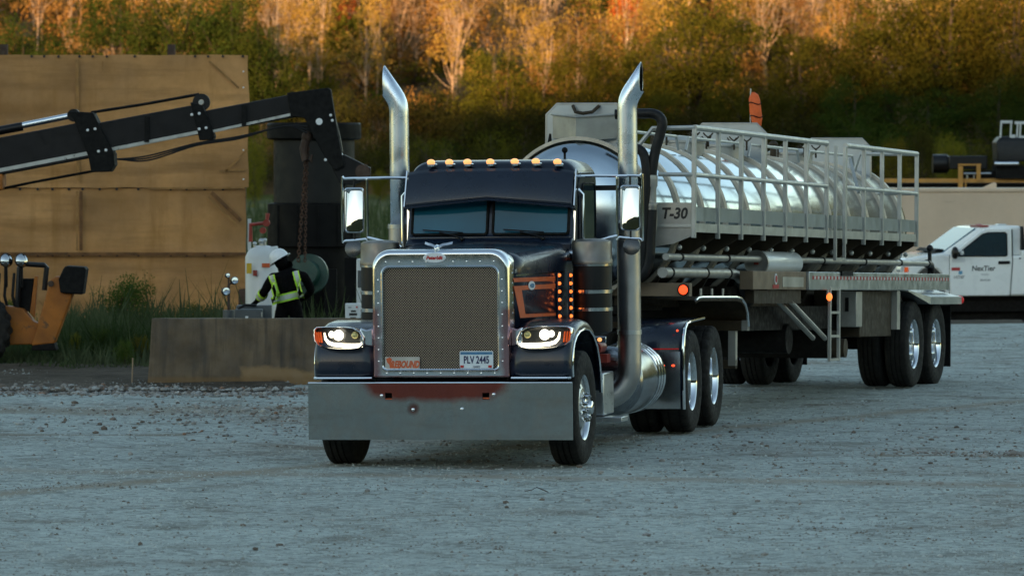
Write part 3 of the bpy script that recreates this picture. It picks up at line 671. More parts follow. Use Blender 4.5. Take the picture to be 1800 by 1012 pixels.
for (px, Y, tr_, w, vi, lab) in ((222, 79.5, 470, 105, 0, "leafy green weed bush at the foot of the tarp wall"), (30, 80, 520, 60, 1, "low weed bush behind the yellow stabiliser leg at left"), (340, 78.5, 528, 70, 2, "low green weed clump left of the gauge post"), (190, 70, 575, 60, 1, "yellow green weed clump right of the yellow stabiliser leg")):
    s = F / Y; x = (px - CX) / s; kw = VAR['brush'][vi][2]; zt = H + (HOR - tr_) / s
    sw = w / s / kw['W']
    tree("weed_bush", 'brush', vi, (x, Y, 0), (sw, sw, zt / kw['Ht']), 'leaf_weed', 'bark_dark', lab, "weed")
for i in range(16):
    px = 120 + 24 * i + rnd.uniform(-12, 12); Y = rnd.uniform(67.5, 73); s = F / Y; w = rnd.uniform(26, 48); hh = rnd.uniform(.25, .5)
    if px > 262: Y = max(Y, 70.5)
    kw = VAR['brush'][i % 3][2]; sw = w / s / kw['W']
    tree("weed_plant", 'brush', i, ((px - CX) / s, Y, .02), (sw, sw, hh / kw['Ht']), ['leaf_weed', 'leaf_lime', 'leaf_weed', 'leaf_green'][i % 4], 'bark_dark', "low leafy weed in the tall grass between crane and barrier", "weed", "leafy weeds in the tall grass")

# ---------------------------------------------------------------- semi tractor
# local axes: x to the picture's right (the truck's left side), y backwards from the bumper face, z up
TA = math.radians(12.0); TC, TS = math.cos(TA), math.sin(TA); TOX, TOY = -.66, 46.8
def tp(px, py, ly):
    k = (px - CX) / F; lx = (k * (TOY + ly * TC) - TOX - ly * TS) / (TC + k * TS)
    Y = TOY - lx * TS + ly * TC; return Vector((lx, ly, H - (py - HOR) * Y / F))
def ts(px, py, lx):
    k = (px - CX) / F; ly = (k * (TOY - lx * TS) - TOX - lx * TC) / (TS - k * TC)
    Y = TOY - lx * TS + ly * TC; return Vector((lx, ly, H - (py - HOR) * Y / F))
tmw = Matrix.Translation((TOX, TOY, 0)) @ Matrix.Rotation(-TA, 4, 'Z') @ Matrix.Translation((0, 0, 1.2)) @ Matrix.Rotation(math.radians(-.6), 4, 'Y') @ Matrix.Translation((0, 0, -1.2))
trk = empty("semi_tractor", None, 0, "dark navy semi tractor with chrome grille surround, twin exhaust stacks and lit headlights", "truck", mw=tmw)

# wheels --------------------------------------------------------
def tyre_mesh(kind):
    R, w = .52, .142
    if kind == 'rib':
        g = [(-.1, 1), (-.062, 1), (-.060, 0), (-.050, 0), (-.048, 1), (-.008, 1), (-.006, 0), (.006, 0), (.008, 1), (.048, 1), (.050, 0), (.060, 0), (.062, 1), (.1, 1)]
    else:
        g = [(-.1, 1), (-.064, 1), (-.060, 0), (-.048, 0), (-.044, 1), (0, 1), (.044, 1), (.048, 0), (.060, 0), (.064, 1), (.1, 1)]
    prof = [(.290, -.105), (.300, -.125), (.33, -.135), (.40, -w - .004), (.455, -w), (.485, -.135), (.508, -.122)] + [(R if t else R - .016, h) for h, t in g] + [(.508, .122), (.485, .135), (.455, w), (.40, w + .004), (.33, .135), (.300, .125), (.290, .105)]
    n = 96
    def rf(j, k, r):
        if kind == 'lug' and r > .505 and abs(prof[j][1]) > .04 and (k % 4) == 0: return r - .015
        if kind == 'rib' and r > .517 and abs(prof[j][1]) > .09 and (k % 3) == 0: return r - .005
        return r
    mb = MB().lathe(prof, n=n, rfun=rf); o = mb.build("tyre", "rubber", None, True, 28); me = o.data; bpy.data.objects.remove(o); return me
TYRE = {k: tyre_mesh(k) for k in ('rib', 'lug')}
def holed_disc(xf, r_in, r_out, holes, hr0, hr1, n=80):
    """disc with round hand holes; xf(r) gives the axial position"""
    rm = (hr0 + hr1) / 2; dr = (hr1 - hr0) / 2
    rad = [r_in, hr0 - .01, hr0, hr0 + dr * .6, hr1 - dr * .6, hr1, hr1 + .008, r_out]
    bm = bmesh.new(); V = [[bm.verts.new((xf(r), r * math.cos(2 * math.pi * k / n), r * math.sin(2 * math.pi * k / n))) for k in range(n)] for r in rad]
    per = n // holes
    for j in range(len(rad) - 1):
        for k in range(n):
            kk = k % per
            if j in (2, 4) and kk in (3, 4): continue
            if j == 3 and kk in (2, 3, 4, 5): continue
            bm.faces.new((V[j][k], V[j][(k + 1) % n], V[j + 1][(k + 1) % n], V[j + 1][k]))
    return bm
def me_of(bm, name):
    bmesh.ops.recalc_face_normals(bm, faces=bm.faces); me = bpy.data.meshes.new(name); bm.to_mesh(me); bm.free(); return me
def wheel_proto_steer():
    bm = holed_disc(lambda r: .075 + .045 * sm(.27, .12, r), .085, .272, 10, .185, .228)
    me = me_of(bm, "wheel"); rim = MB().lathe([(.272, .075), (.276, .10), (.290, .118), (.302, .122), (.300, .10), (.28, .0), (.28, -.12)], n=64).build("rim", "polished", None, True, 40)
    hub = MB().lathe([(.0, .205), (.045, .205), (.060, .195), (.066, .17), (.066, .150), (.095, .142), (.098, .12)], n=28).build("hub", "chrome", None, True, 40)
    nut = MB().lathe([(.0, .175), (.010, .172), (.016, .155), (.017, .12), (.024, .116), (.024, .108)], n=8).build("lug_nut", "chrome", None, True, 40)
    return me, rim, hub, nut
def wheel_proto_drive():
    me = me_of(holed_disc(lambda r: -.085 - .02 * sm(.27, .12, r), .11, .262, 10, .185, .225), "wheel")
    rim = MB().lathe([(.262, -.085), (.266, -.05), (.272, .05), (.278, .095), (.292, .116), (.303, .121), (.303, .10), (.285, .04)], n=64).build("rim", "chrome", None, True, 40)
    hub = MB().lathe([(.0, .015), (.075, .012), (.09, .0), (.095, -.06), (.14, -.075), (.14, -.10)], n=28).build("hub", "polished", None, True, 40)
    nut = MB().lathe([(.0, -.055), (.014, -.058), (.016, -.09)], n=6).build("lug_nut", "chrome", None, True, 40)
    return me, rim, hub, nut
WH = {'steer': wheel_proto_steer(), 'drive': wheel_proto_drive()}
for k in WH.values():
    for o in k[1:]: col.objects.unlink(o)
def put_wheel(parent, kind, tk, x, y, side, z=.52, steer=0., disc="polished"):
    me, rim, hub, nut = WH[kind]
    if not me.materials: me.materials.append(MATS["aluminium" if kind == "steer" else disc])
    w = bpy.data.objects.new("wheel", me); col.objects.link(w); w.parent = parent
    w.location = (x, y, z); w.rotation_euler = (rnd.uniform(0, 6.28) if side > 0 else 0, 0, (0 if side > 0 else math.pi) + steer)
    md = w.modifiers.new("solid", 'SOLIDIFY'); md.thickness = .012
    t = bpy.data.objects.new("tyre", TYRE[tk]); col.objects.link(t); t.parent = w
    dup(rim, w); dup(hub, w)
    nn = 10; rr = .118 if kind == 'steer' else .168
    for i in range(nn):
        a = 2 * math.pi * i / nn
        dup(nut, w, (0, rr * math.cos(a), rr * math.sin(a)))
    return w
def put_tyre(parent, tk, x, y, z=.52):
    t = bpy.data.objects.new("inner_tyre", TYRE[tk]); col.objects.link(t); t.parent = parent; t.location = (x, y, z)
AX0, AX1, AX2 = .78, 6.35, 7.65
for sg in (1, -1):
    put_wheel(trk, 'steer', 'rib', sg * 1.055, AX0, sg)
    for ay in (AX1, AX2):
        put_wheel(trk, 'drive', 'lug', sg * 1.07, ay, sg); put_tyre(trk, 'lug', sg * .735, ay)
for ay, r in ((AX0, .05), (AX1, .08), (AX2, .08)):
    mb = MB().cyl((-.95, ay, .50), (.95, ay, .50), r, 12)
    if ay > 2: mb.ball((0, ay, .5), (.2, .2, .22), 12, 8)
    mb.build("axle", "chassis", trk)

# chassis
for sg in (1, -1):
    MB().bb(sg * .40 - .05, sg * .40 + .05, .3, 8.5, .78, 1.02).build("frame_rail", "chassis", trk)
MB().bb(-.88, .88, .95, 5.6, .42, .60).build("underbody_shade_slab", "chassis", trk)  # added slab, blocks sky light to darken the ground under the truck
MB().bb(-.5, .5, .35, 2.2, .55, 1.75).build("engine_block", "chassis", trk)
MB().bb(-.62, .62, 2.2, 3.38, .62, 1.2).build("cab_floor", "chassis", trk)
for y in (3.9, 5.2, 5.9, 8.3): MB().bb(-.4, .4, y - .06, y + .06, .80, 1.0).build("cross_member", "chassis", trk)
fw = MB().loft([[(-.45, y0, z), (.45, y0, z), (.45, y1, z), (.12, y1 + .12, z), (-.12, y1 + .12, z), (-.45, y1, z)] for y0, y1, z in ((6.5, 7.35, 1.12), (6.5, 7.35, 1.17))])
fw.build("fifth_wheel", "chassis", trk)

# bumper: plate with returned ends, tow holes left open
def bumper():
    z0, z1, X = .265, .783, 1.22
    holes = [tp(682, 695, 0), tp(853, 695, 0)]
    xs_ = [-X]; 
    hs = [(h.x - .032, h.x + .032) for h in holes]; hz = (holes[0].z - .03, holes[0].z + .03)
    xs_ += [hs[0][0], hs[0][1], hs[1][0], hs[1][1], X]; zs_ = [z0, hz[0], hz[1], z1]
    mb = MB(); V = [(x, 0, z) for z in zs_ for x in xs_]; fs = []
    for j in range(3):
        for i in range(5):
            if j == 1 and i in (1, 3): continue
            fs.append((j * 6 + i, j * 6 + i + 1, (j + 1) * 6 + i + 1, (j + 1) * 6 + i))
    mb.add(V, fs)
    for sg in (1, -1):
        mb.add([(sg * X, 0, z0), (sg * (X + .002), .02, z0), (sg * (X - .02), .07, z0), (sg * X, 0, z1), (sg * (X + .002), .02, z1), (sg * (X - .02), .07, z1)], [(0, 1, 4, 3), (1, 2, 5, 4)])
    mb.add([(-X, 0, z1), (X, 0, z1), (X, .05, z1), (-X, .05, z1)], [(0, 1, 2, 3)]); mb.add([(-X, 0, z0), (X, 0, z0), (X, .05, z0), (-X, .05, z0)], [(0, 1, 2, 3)])
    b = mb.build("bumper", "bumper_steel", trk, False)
    MB().tube([(-X, .004, z1 - .004), (X, .004, z1 - .004)], .007, 8).build("bumper_lip", "chrome", b)
    for h in holes: MB().bb(h.x - .06, h.x + .06, .10, .16, h.z - .06, h.z + .06).build("tow_pin_block", "black_dull", b)
    for h in holes: MB().bb(h.x - .032, h.x + .032, .01, .05, h.z - .034, h.z - .022).build("tow_pin_lip", "orange_vinyl", b)
    for px, py in ((725, 719), (811, 719), (670, 694), (867, 694)):
        p = tp(px, py, 0); MB().ball((p.x, -.004, p.z), (.018, .012, .018), 10, 6).build("bolt", "chrome", b)
bumper()
MB().bb(-1.1, 1.1, .34, .46, .40, .78).build("bumper_bracket", "chassis", trk)

# grille surround, mesh, badges
GX0, GX1, GZ0, GZ1 = -.632, .632, .815, 1.975
def surround():
    def ring(x, z0, z1, y, rb, rt): return [(a, y, b) for a, b in rrect(-x, x, z0, z1, (rb, rb, rt, rt), 7)]
    mb = MB().loft([ring(.640, GZ0, GZ1 + .005, .33, .02, .17), ring(.640, GZ0, GZ1 + .005, .12, .02, .17), ring(.632, GZ0 + .006, GZ1 - .004, .085, .02, .165), ring(.615, GZ0 + .016, GZ1 - .022, .068, .02, .15),
                    ring(.600, GZ0 + .026, GZ1 - .037, .064, .02, .14), ring(.597, GZ0 + .029, GZ1 - .040, .0638, .02, .138), ring(.551, .882, 1.838, .0638, .046, .076), ring(.548, .885, 1.835, .064, .045, .075), ring(.540, .893, 1.827, .056, .04, .07), ring(.530, .903, 1.817, .064, .035, .065), ring(.528, .905, 1.815, .12, .035, .065)], closed=True, caps=False)
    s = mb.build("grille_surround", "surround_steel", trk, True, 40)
    rv = MB()
    pts = [(sg * .574, .97 + .105 * i) for sg in (1, -1) for i in range(8)] + [(-.5 + .125 * i, 1.868) for i in range(9)] + [(-.5 + .125 * i, .862) for i in range(9)]
    for x, z in pts: rv.ball((x, .064, z), (.009, .006, .009), 8, 4)
    for i in range(11): rv.ball((.642, .2, .95 + .09 * i), (.005, .008, .008), 8, 4)
    r = rv.build("rivets", "chrome", s); r["kind"] = "stuff"
surround()
def mesh_mat():
    m = bpy.data.materials.new("perforated_steel"); m.use_nodes = True; n = m.node_tree.nodes; l = m.node_tree.links; b = n["Principled BSDF"]
    b.inputs["Base Color"].default_value = (.33, .285, .24, 1); b.inputs["Metallic"].default_value = .85; b.inputs["Roughness"].default_value = .38
    tc = n.new("ShaderNodeTexCoord"); sp = n.new("ShaderNodeSeparateXYZ"); l.new(tc.outputs["Object"], sp.inputs[0])
    P = .0226
    def mth(op, a, b_=None):
        x = n.new("ShaderNodeMath"); x.operation = op
        for i, q in enumerate((a, b_)):
            if q is None: continue
            if isinstance(q, (int, float)): x.inputs[i].default_value = q
            else: l.new(q, x.inputs[i])
        return x.outputs[0]
    def dots(ox, oz):
        u = mth('SUBTRACT', mth('FRACT', mth('ADD', mth('DIVIDE', sp.outputs[0], P), ox)), .5); v = mth('SUBTRACT', mth('FRACT', mth('ADD', mth('DIVIDE', sp.outputs[2], P * 1.1), oz)), .5)
        return mth('SQRT', mth('ADD', mth('POWER', u, 2.), mth('MULTIPLY', mth('POWER', v, 2.), 1.2)))
    d = mth('MINIMUM', dots(0, 0), dots(.5, .5)); hole = mth('LESS_THAN', d, .315)
    tr = n.new("ShaderNodeBsdfTransparent"); mx = n.new("ShaderNodeMixShader"); l.new(hole, mx.inputs[0]); l.new(b.outputs[0], mx.inputs[1]); l.new(tr.outputs[0], mx.inputs[2])
    l.new(mx.outputs[0], n["Material Output"].inputs[0]); MATS["perforated_steel"] = m
mesh_mat()
MB().add([(x, .10, z) for x, z in rrect(-.534, .534, .90, 1.82, (.03, .03, .06, .06), 4)], [tuple(range(20))]).build("grille_mesh", "perforated_steel", trk, False)
MB().bb(-.56, .56, .20, .32, .86, 1.86).build("radiator", "black_dull", trk)
# script badge
bd = MB().loft([[(.105 * s * math.cos(a) + tp(765, 457, .06).x, y, 1.905 + .046 * s * math.sin(a)) for a in [2 * math.pi * i / 28 for i in range(28)]] for s, y in ((1, .066), (1, .055), (.93, .050))]).build("maker_badge", "white_enamel", trk, True, 40)
bx = tp(765, 457, .06).x
text("badge_lettering", "Peterbilt", .043, "ink_red", bd, frame((bx, .0485, 1.903), (1, 0, 0), (0, 0, 1)), shear=.25, bold=.002)
# winged hood ornament
def ornament():
    mb = MB(); c = Vector((bx + .01, .13, 1.995))
    mb.loft([[(c.x + r * math.cos(a), y, z + r * 1.1 * math.sin(a)) for a in [2 * math.pi * i / 8 for i in range(8)]] for y, z, r in ((.06, 1.985, .006), (.075, 1.99, .017), (.12, 1.995, .026), (.18, 2.0, .02), (.26, 1.99, .006))])
    for sg in (1, -1):
        mb.loft([[(c.x + sg * x, y0, z), (c.x + sg * x, y1, z - .003), (c.x + sg * x, y1, z + .016), (c.x + sg * x, y0 + .02, z + .022)] for x, y0, y1, z in ((.012, .10, .19, 1.992), (.05, .11, .20, 2.010), (.085, .14, .21, 2.015), (.128, .19, .22, 2.026))])
    mb.build("hood_ornament", "chrome", trk, True, 50)
ornament()
# licence plate
def plate():
    a = tp(808, 617, .085); b = tp(867, 648, .085); cx_ = (a.x + b.x) / 2; cz_ = (a.z + b.z) / 2
    pl = MB().loft([[(x, y, z) for x, z in rrect(a.x, b.x, b.z, a.z, (.012,) * 4, 3)] for y in (.080, .075)]).build("licence_plate", "plate_white", trk, True, 40)
    MB().bb(a.x + .008, b.x - .008, .0725, .0735, a.z - .032, a.z - .008).build("plate_sky_band", "plate_blue", pl)
    text("plate_number", "PLV 2445", .093, "ink_blue", pl, frame((cx_, .0722, cz_ - .004), (1, 0, 0), (0, 0, 1)), sx=.66, bold=.0018)
    text("plate_state", "OHIO", .026, "ink_blue", pl, frame((cx_, .0722, b.z + .014), (1, 0, 0), (0, 0, 1)))
    for x in (a.x + .022, b.x - .03): MB().bb(x - .016, x + .016, .0715, .0725, b.z + .006, b.z + .028).build("plate_sticker", "ink_red", pl)
    a = tp(677, 626, .09); b = tp(738, 649, .09)
    nb = MB().bb(a.x, b.x, .078, .084, b.z, a.z).build("name_plate", "aluminium", trk)
    text("name_lettering", "REBOUND", .085, "orange_vinyl", nb, frame(((a.x + b.x) / 2 + .022, .0762, b.z + .045), (1, 0, 0), (0, 0, 1)), shear=.3, sx=.66, bold=.004)
    MB().loft([[(a.x + u, y, a.z - w) for u, w in ((.01, .015), (.045, .004), (.065, .02), (.058, .045), (.078, .065), (.075, .10), (.045, .10), (.04, .07), (.02, .05))] for y in (.0775, .0755)]).build("name_emblem", "orange_vinyl", nb)
plate()

# hood
def hw(y): return .625 + (.80 - .625) * (y - .1) / 2.1
def hood_ring(y, zt, zb, r=.13):
    w = hw(y); pts = [(-w, y, zb)]
    for i in range(7):
        a = math.radians(180 - 90 * i / 6); pts.append((-w + r + r * math.cos(a), y, zt - r + r * math.sin(a)))
    pts += [(-w * .35, y, zt + .018), (0, y, zt + .026), (w * .35, y, zt + .018)]
    for i in range(7):
        a = math.radians(90 - 90 * i / 6); pts.append((w - r + r * math.cos(a), y, zt - r + r * math.sin(a)))
    return pts + [(w, y, zb)]
hood = MB().loft([hood_ring(y, zt, 1.22) for y, zt in ((.30, 1.925), (.6, 1.93), (1.0, 1.945), (1.5, 1.965), (1.95, 1.985), (2.2, 1.995))], closed=False, caps=False).build("hood", "navy", trk, True, 50, solid=.012)
for sg in (1, -1):
    MB().beam((sg * (hw(.32) + .004), .32, 1.735), (sg * (hw(1.9) + .004), 1.9, 1.735), .012, .012).build("hood_trim_strip", "chrome", hood)
def hp(px, py):
    lo, hi = .1, 2.6
    for _ in range(40):
        m = (lo + hi) / 2
        if tp(px, py, m).x > hw(m): hi = m          # ray is outside the hood side there: hits further forward
        else: lo = m
    # the ray at depth y has lateral tp.x; find y where it equals the hood width
    best = min((abs(tp(px, py, .1 + .01 * i).x - hw(.1 + .01 * i)), .1 + .01 * i) for i in range(220))[1]
    return tp(px, py, best)
def decal(name, pts, m, parent, lift=.009):
    P = [hp(*p) for p in pts]; nrm = Vector((1, -.083, 0)).normalized()
    mb = MB(); mb.loft([[p + nrm * lift for p in P], [p + nrm * (lift + .002) for p in P]]); return mb.build(name, m, parent, False)
decal("orange_stripe", [(901, 490), (975, 487), (975, 495), (903, 497)], "orange_vinyl", hood)
decal("orange_stripe", [(902, 504), (975, 500), (975, 508), (916, 511), (922, 553), (975, 551), (975, 556), (913, 560)], "orange_vinyl", hood)
decal("hood_badge", [(933 + 6 * math.cos(a), 503 + 8 * math.sin(a)) for a in [i * math.pi / 7 for i in range(14)]], "white_enamel", hood, .013)
decal("badge_centre", [(933.5 + 3.5 * math.cos(a), 503 + 4 * math.sin(a)) for a in [i * math.pi / 6 for i in range(12)]], "plate_blue", hood, .016)
p = hp(906, 478); text("model_lettering", "389", .05, "aluminium", hood, frame((p.x + .012, p.y, p.z), (.083, 1, 0), (0, 0, 1)), bold=.001)
# vertical marker light panels
for q, (px, dx) in enumerate(((980, 0), (1001, 1))):
    if q == 0: a = hp(px, 521); xx, yy = a.x + .012, a.y
    else: a = ts(px, 521, .835); xx, yy = .842, a.y
    z0, z1 = a.z - .215, a.z + .215
    for sg in (1, -1):
        pn = MB().bb(sg * xx - .008, sg * xx + .008, yy - .055, yy + .055, z0, z1).build("marker_light_panel", "navy", trk, bevel=.004)
        for i in range(6):
            z = a.z + .19 - .076 * i
            MB().ball((sg * (xx + .010), yy - .012, z), (.020, .037, .017), 10, 7).build("marker_light", "amber_lit", pn)

# fenders
FZ = .54
def fender(sg):
    XO, XI = 1.19, .62
    # side profile in (y, z): front foot, nose, crown over the wheel, tail
    prof = [(.10, .81), (.085, .90), (.095, 1.02), (.13, 1.12), (.20, 1.195), (.32, 1.26), (.50, 1.305), (.75, 1.322), (1.0, 1.298), (1.2, 1.235), (1.38, 1.12), (1.50, .97), (1.57, .80), (1.60, .64)]
    rings = []
    for i, (y, z) in enumerate(prof):
        a = prof[max(0, i - 1)]; b = prof[min(len(prof) - 1, i + 1)]; t = Vector((0, b[0] - a[0], b[1] - a[1])).normalized(); nn = Vector((0, -t.z, t.y))   # outward (up / forward)
        if nn.y > 0 and i < 3: nn = -nn
        r = .07; ring = [Vector((sg * XI, y, z)) - nn * .02, Vector((sg * (XI + .12), y, z)), Vector((sg * (XO - .2), y, z))]
        for k in range(7):
            an = math.radians(90 - 90 * k / 6)
            ring.append(Vector((sg * (XO - r + r * math.cos(an)), y, z)) - nn * (r - r * math.sin(an)))
        ring.append(Vector((sg * XO, y, z)) - nn * (.085)); ring.append(Vector((sg * (XO - .018), y, z)) - nn * .088)
        rings.append(ring)
    f = MB().loft(rings, closed=False, caps=False).build("fender", "navy", trk, True, 55, solid=.008)
    tr = [r[-2] + Vector((sg * .004, 0, 0)) for r in rings]
    MB().tube(tr, .011, 8).build("fender_edge_trim", "chrome", f)
    MB().tube([(sg * .645, .088, .818), (sg * 1.16, .088, .818), (sg * 1.185, .11, .818)], .013, 8).build("fender_lip_trim", "chrome", f)
    # inner wheel housing
    MB().loft([[(sg * .62, y, z - .03), (sg * .60, y + (.02 if y < .75 else -.02), max(.6, z - .2))] for y, z in prof], closed=False, caps=False).build("inner_liner", "black_dull", f)
    MB().bb(sg * .60, sg * .64, .16, .5, .86, 1.2).build("inner_panel", "black_dull", f)
for sg in (1, -1): fender(sg)

# headlight pods
def headlight(sg):
    zc = 1.185
    # outline in front view: straight top, rising lower edge towards the outer end
    def outline(k, dz=0.):
        o = []
        for u, w in ((.70, -.060), (.74, -.092), (.82, -.104), (.95, -.104), (1.06, -.094), (1.15, -.070), (1.195, -.030), (1.205, .03), (1.198, .075), (1.17, .096), (1.05, .102), (.90, .102), (.80, .090), (.735, .055), (.705, .0)):
            cu, cw = .96, 0.
            o.append((sg * (cu + (u - cu) * k), (cw + (w - cw) * (k if k > .9 else k * .96)) + zc + dz))
        return o
    def sweep(u): return .10 * max(0, (abs(u) - .85) / .35) ** 2                  # lens wraps back at the outer end
    rings = []
    for k, y in ((.55, .40), (.86, .30), (.98, .16), (1.0, .08), (1.0, .045), (.985, .028), (.955, .024), (.93, .032), (.925, .10)):
        rings.append([(x, y + sweep(x), z) for x, z in outline(k)])
    hl = MB().loft(rings, caps=False).build("headlight", "chrome", trk, True, 60)
    MB().add([(x, .11 + sweep(x), z) for x, z in outline(.93)], [tuple(range(15))]).build("reflector", "reflector", hl, False)
    MB().loft([[(x, .034 + sweep(x), z) for x, z in outline(.93)], [(x, .028 + sweep(x) - .006, z) for x, z in outline(.6)]], caps=False)
    # light guide strip along the lower edge, turning up at the outer end
    pts = [(sg * u, .066 + sweep(u), zc + w) for u, w in ((.725, -.068), (.80, -.072), (.90, -.071), (1.0, -.062), (1.05, -.045), (1.08, -.012), (1.092, .045))]
    MB().tube(pts, [.018, .020, .020, .018, .016, .013, .007], 8).build("light_strip", "drl_glow", hl)
    for u, m, r in ((.955, "headlight_glow", .048), (.80, "fog_bulb", .033)):
        MB().ball((sg * u, .085 + sweep(u), zc + .022), (r, .022, r), 14, 9).build("projector_lamp", m, hl)
    MB().ball((sg * 1.02, .09, zc + .03), (.026, .02, .03), 12, 8).build("high_beam_lamp", "headlight_glow", hl)
    for i in range(3):
        u = 1.122 + .022 * i
        MB().beam((sg * u, .075 + sweep(u), zc - .045), (sg * (u + .012), .075 + sweep(u), zc + .05), .012, .02).build("turn_signal", "amber", hl)
    # arm to the grille surround
    MB().loft([[(sg * x, y + dy, zc + dz) for dy, dz in ((-h * .5, -h), (h * .5, -h), (h * .5, h), (-h * .5, h))] for x, y, h in ((.64, .17, .085), (.70, .14, .07), (.75, .12, .09))]).build("headlight_arm", "chrome", hl, bevel=.012)
for sg in (1, -1): headlight(sg)

# cab
CW, CY0, CY1 = .80, 2.22, 3.40
def cab():
    def ring(y, w, zt, r, zb):
        return [(x, y, z) for x, z in rrect(-w, w, zb, zt, (.01, .01, r, r), 7)]
    b = MB().loft([ring(2.20, .770, 2.06, .02, 1.22), ring(2.215, .80, 2.07, .03, 1.2), ring(2.225, .80, 2.10, .05, 1.2), ring(2.37, .805, 2.66, .12, 1.2), ring(2.40, .808, 2.735, .15, 1.2), ring(2.46, .81, 2.77, .17, 1.2), ring(2.8, .815, 2.785, .18, 1.2), ring(3.3, .81, 2.765, .18, 1.2), ring(3.40, .79, 2.72, .16, 1.22)]).build("cab", "navy", trk, True, 40)
    # cowl between hood and windscreen
    MB().loft([[(-.80, 2.12, 1.93), (.80, 2.12, 1.93), (.80, 2.12, 2.0), (-.80, 2.12, 2.0)], [(-.80, 2.235, 1.93), (.80, 2.235, 1.93), (.80, 2.235, 2.065), (-.80, 2.235, 2.065)]]).build("cowl", "navy", trk, bevel=.015)
    # windscreen panes lie on the raked front of the cab
    def wy(z): return 2.222 + (z - 2.10) * (2.37 - 2.225) / .56
    for x0, x1 in ((-.755, -.028), (.028, .755)):
        rr = rrect(x0, x1, 2.082, 2.52, (.03,) * 4, 4)
        g = MB().loft([[(x, wy(z) - .002, z) for x, z in rr], [(x, wy(z) - .010, z) for x, z in rr]]).build("windscreen_pane", "windscreen_glass", trk, True, 40)
        MB().tube([(x, wy(z) - .010, z) for x, z in rr + rr[:1]], .014, 6).build("pane_seal", "black_dull", g)
    # wipers
    for x in (-.28, .50):
        w = MB().tube([(x + .02, 2.17, 2.045), (x - .06, 2.165, 2.075), (x - .20, 2.175, 2.105)], .008, 6)
        w.tube([(x - .36, 2.178, 2.128), (x + .03, 2.172, 2.10)], .007, 6).ball((x + .02, 2.17, 2.04), .02, 8, 6)
        w.build("wiper", "black_paint", trk)
    # visor: bent sheet, lower edge cut up to the middle
    rows = []
    for t in [i / 8 for i in range(9)]:
        r = []
        for i in range(17):
            u = -1 + i / 8; x = u * .795
            zl = 2.335 + .075 * (1 - abs(u)) ; zt = 2.70 - .03 * abs(u) ** 6
            z = zl + (zt - zl) * t; y = 2.10 + .16 * t ** 1.6 + .05 * abs(u) ** 3
            r.append((x, y, z))
        r = [(-.812, r[0][1] + .09, r[0][2] - .005)] + r + [(.812, r[-1][1] + .09, r[-1][2] - .005)]
        rows.append(r)
    v = MB().loft(rows, closed=False, caps=False).build("sun_visor", "navy", trk, True, 50, solid=.012)
    MB().tube([rows[0][i] for i in range(19)], .010, 6).build("visor_edge", "navy", v)
    for sg in (1, -1): MB().beam((sg * .82, 2.20, 2.34), (sg * .818, 2.33, 2.68), .012, .06, (0, 1, 0)).build("visor_bracket", "polished", v)
    # roof marker lights
    for px in (762, 794, 826, 866, 909, 946, 984):
        p = tp(px, 288, 2.33); z = 2.742 if abs(p.x) < .62 else 2.735
        b_ = MB().loft([[(p.x + .043 * s * math.cos(a) * (1.15 if math.cos(a) > 0 else 1), 2.34 + .06 * s * math.sin(a), z + h) for a in [2 * math.pi * i / 16 for i in range(16)]] for s, h in ((1, -.015), (1.05, .004), (.8, .012))]).build("roof_marker_light", "chrome", trk, True, 50)
        MB().ball((p.x - .004, 2.315, z + .024), (.040, .048, .030), 12, 8).build("marker_lens", "amber_roof", b_)
    # doors
    for sg in (1, -1):
        X = sg * .816
        d = MB().loft([[(X, y, z) for y, z in rrect(2.42, 3.22, 1.28, 2.66, (.04, .04, .10, .10), 4)], [(X + sg * .012, y, z) for y, z in rrect(2.425, 3.215, 1.285, 2.655, (.04, .04, .10, .10), 4)]]).build("door", "navy", trk, True, 40)
        rr = rrect(2.50, 3.14, 2.02, 2.55, (.04, .04, .09, .09), 4)
        MB().loft([[(X + sg * .013, y, z) for y, z in rr], [(X + sg * .017, y, z) for y, z in rr]]).build("door_window", "glass", d)
        MB().tube([(X + sg * .018, y, z) for y, z in rr + rr[:1]], .010, 6).build("window_trim", "black_dull", d)
        MB().tube([(X + sg * .02, 3.12, 1.88), (X + sg * .05, 3.1, 1.87), (X + sg * .05, 2.98, 1.87), (X + sg * .02, 2.96, 1.88)], .010, 6).build("door_handle", "chrome", d)
        MB().tube([(X + sg * .012, 2.34, 1.5), (X + sg * .06, 2.345, 1.55), (X + sg * .06, 2.345, 2.45), (X + sg * .012, 2.34, 2.5)], .014, 8).build("grab_rail", "chrome", trk)
        MB().beam((sg * .80, 2.26, 2.02), (sg * .812, 2.335, 2.62), .02, .03, (0, 1, 0)).build("pillar_trim", "polished", trk)
    MB().tube([(.55, 3.1, 2.77), (.55, 3.1, 2.86)], .012, 8).ball((.55, 3.1, 2.87), .03, 8, 6).build("roof_antenna", "black_dull", trk)
cab()

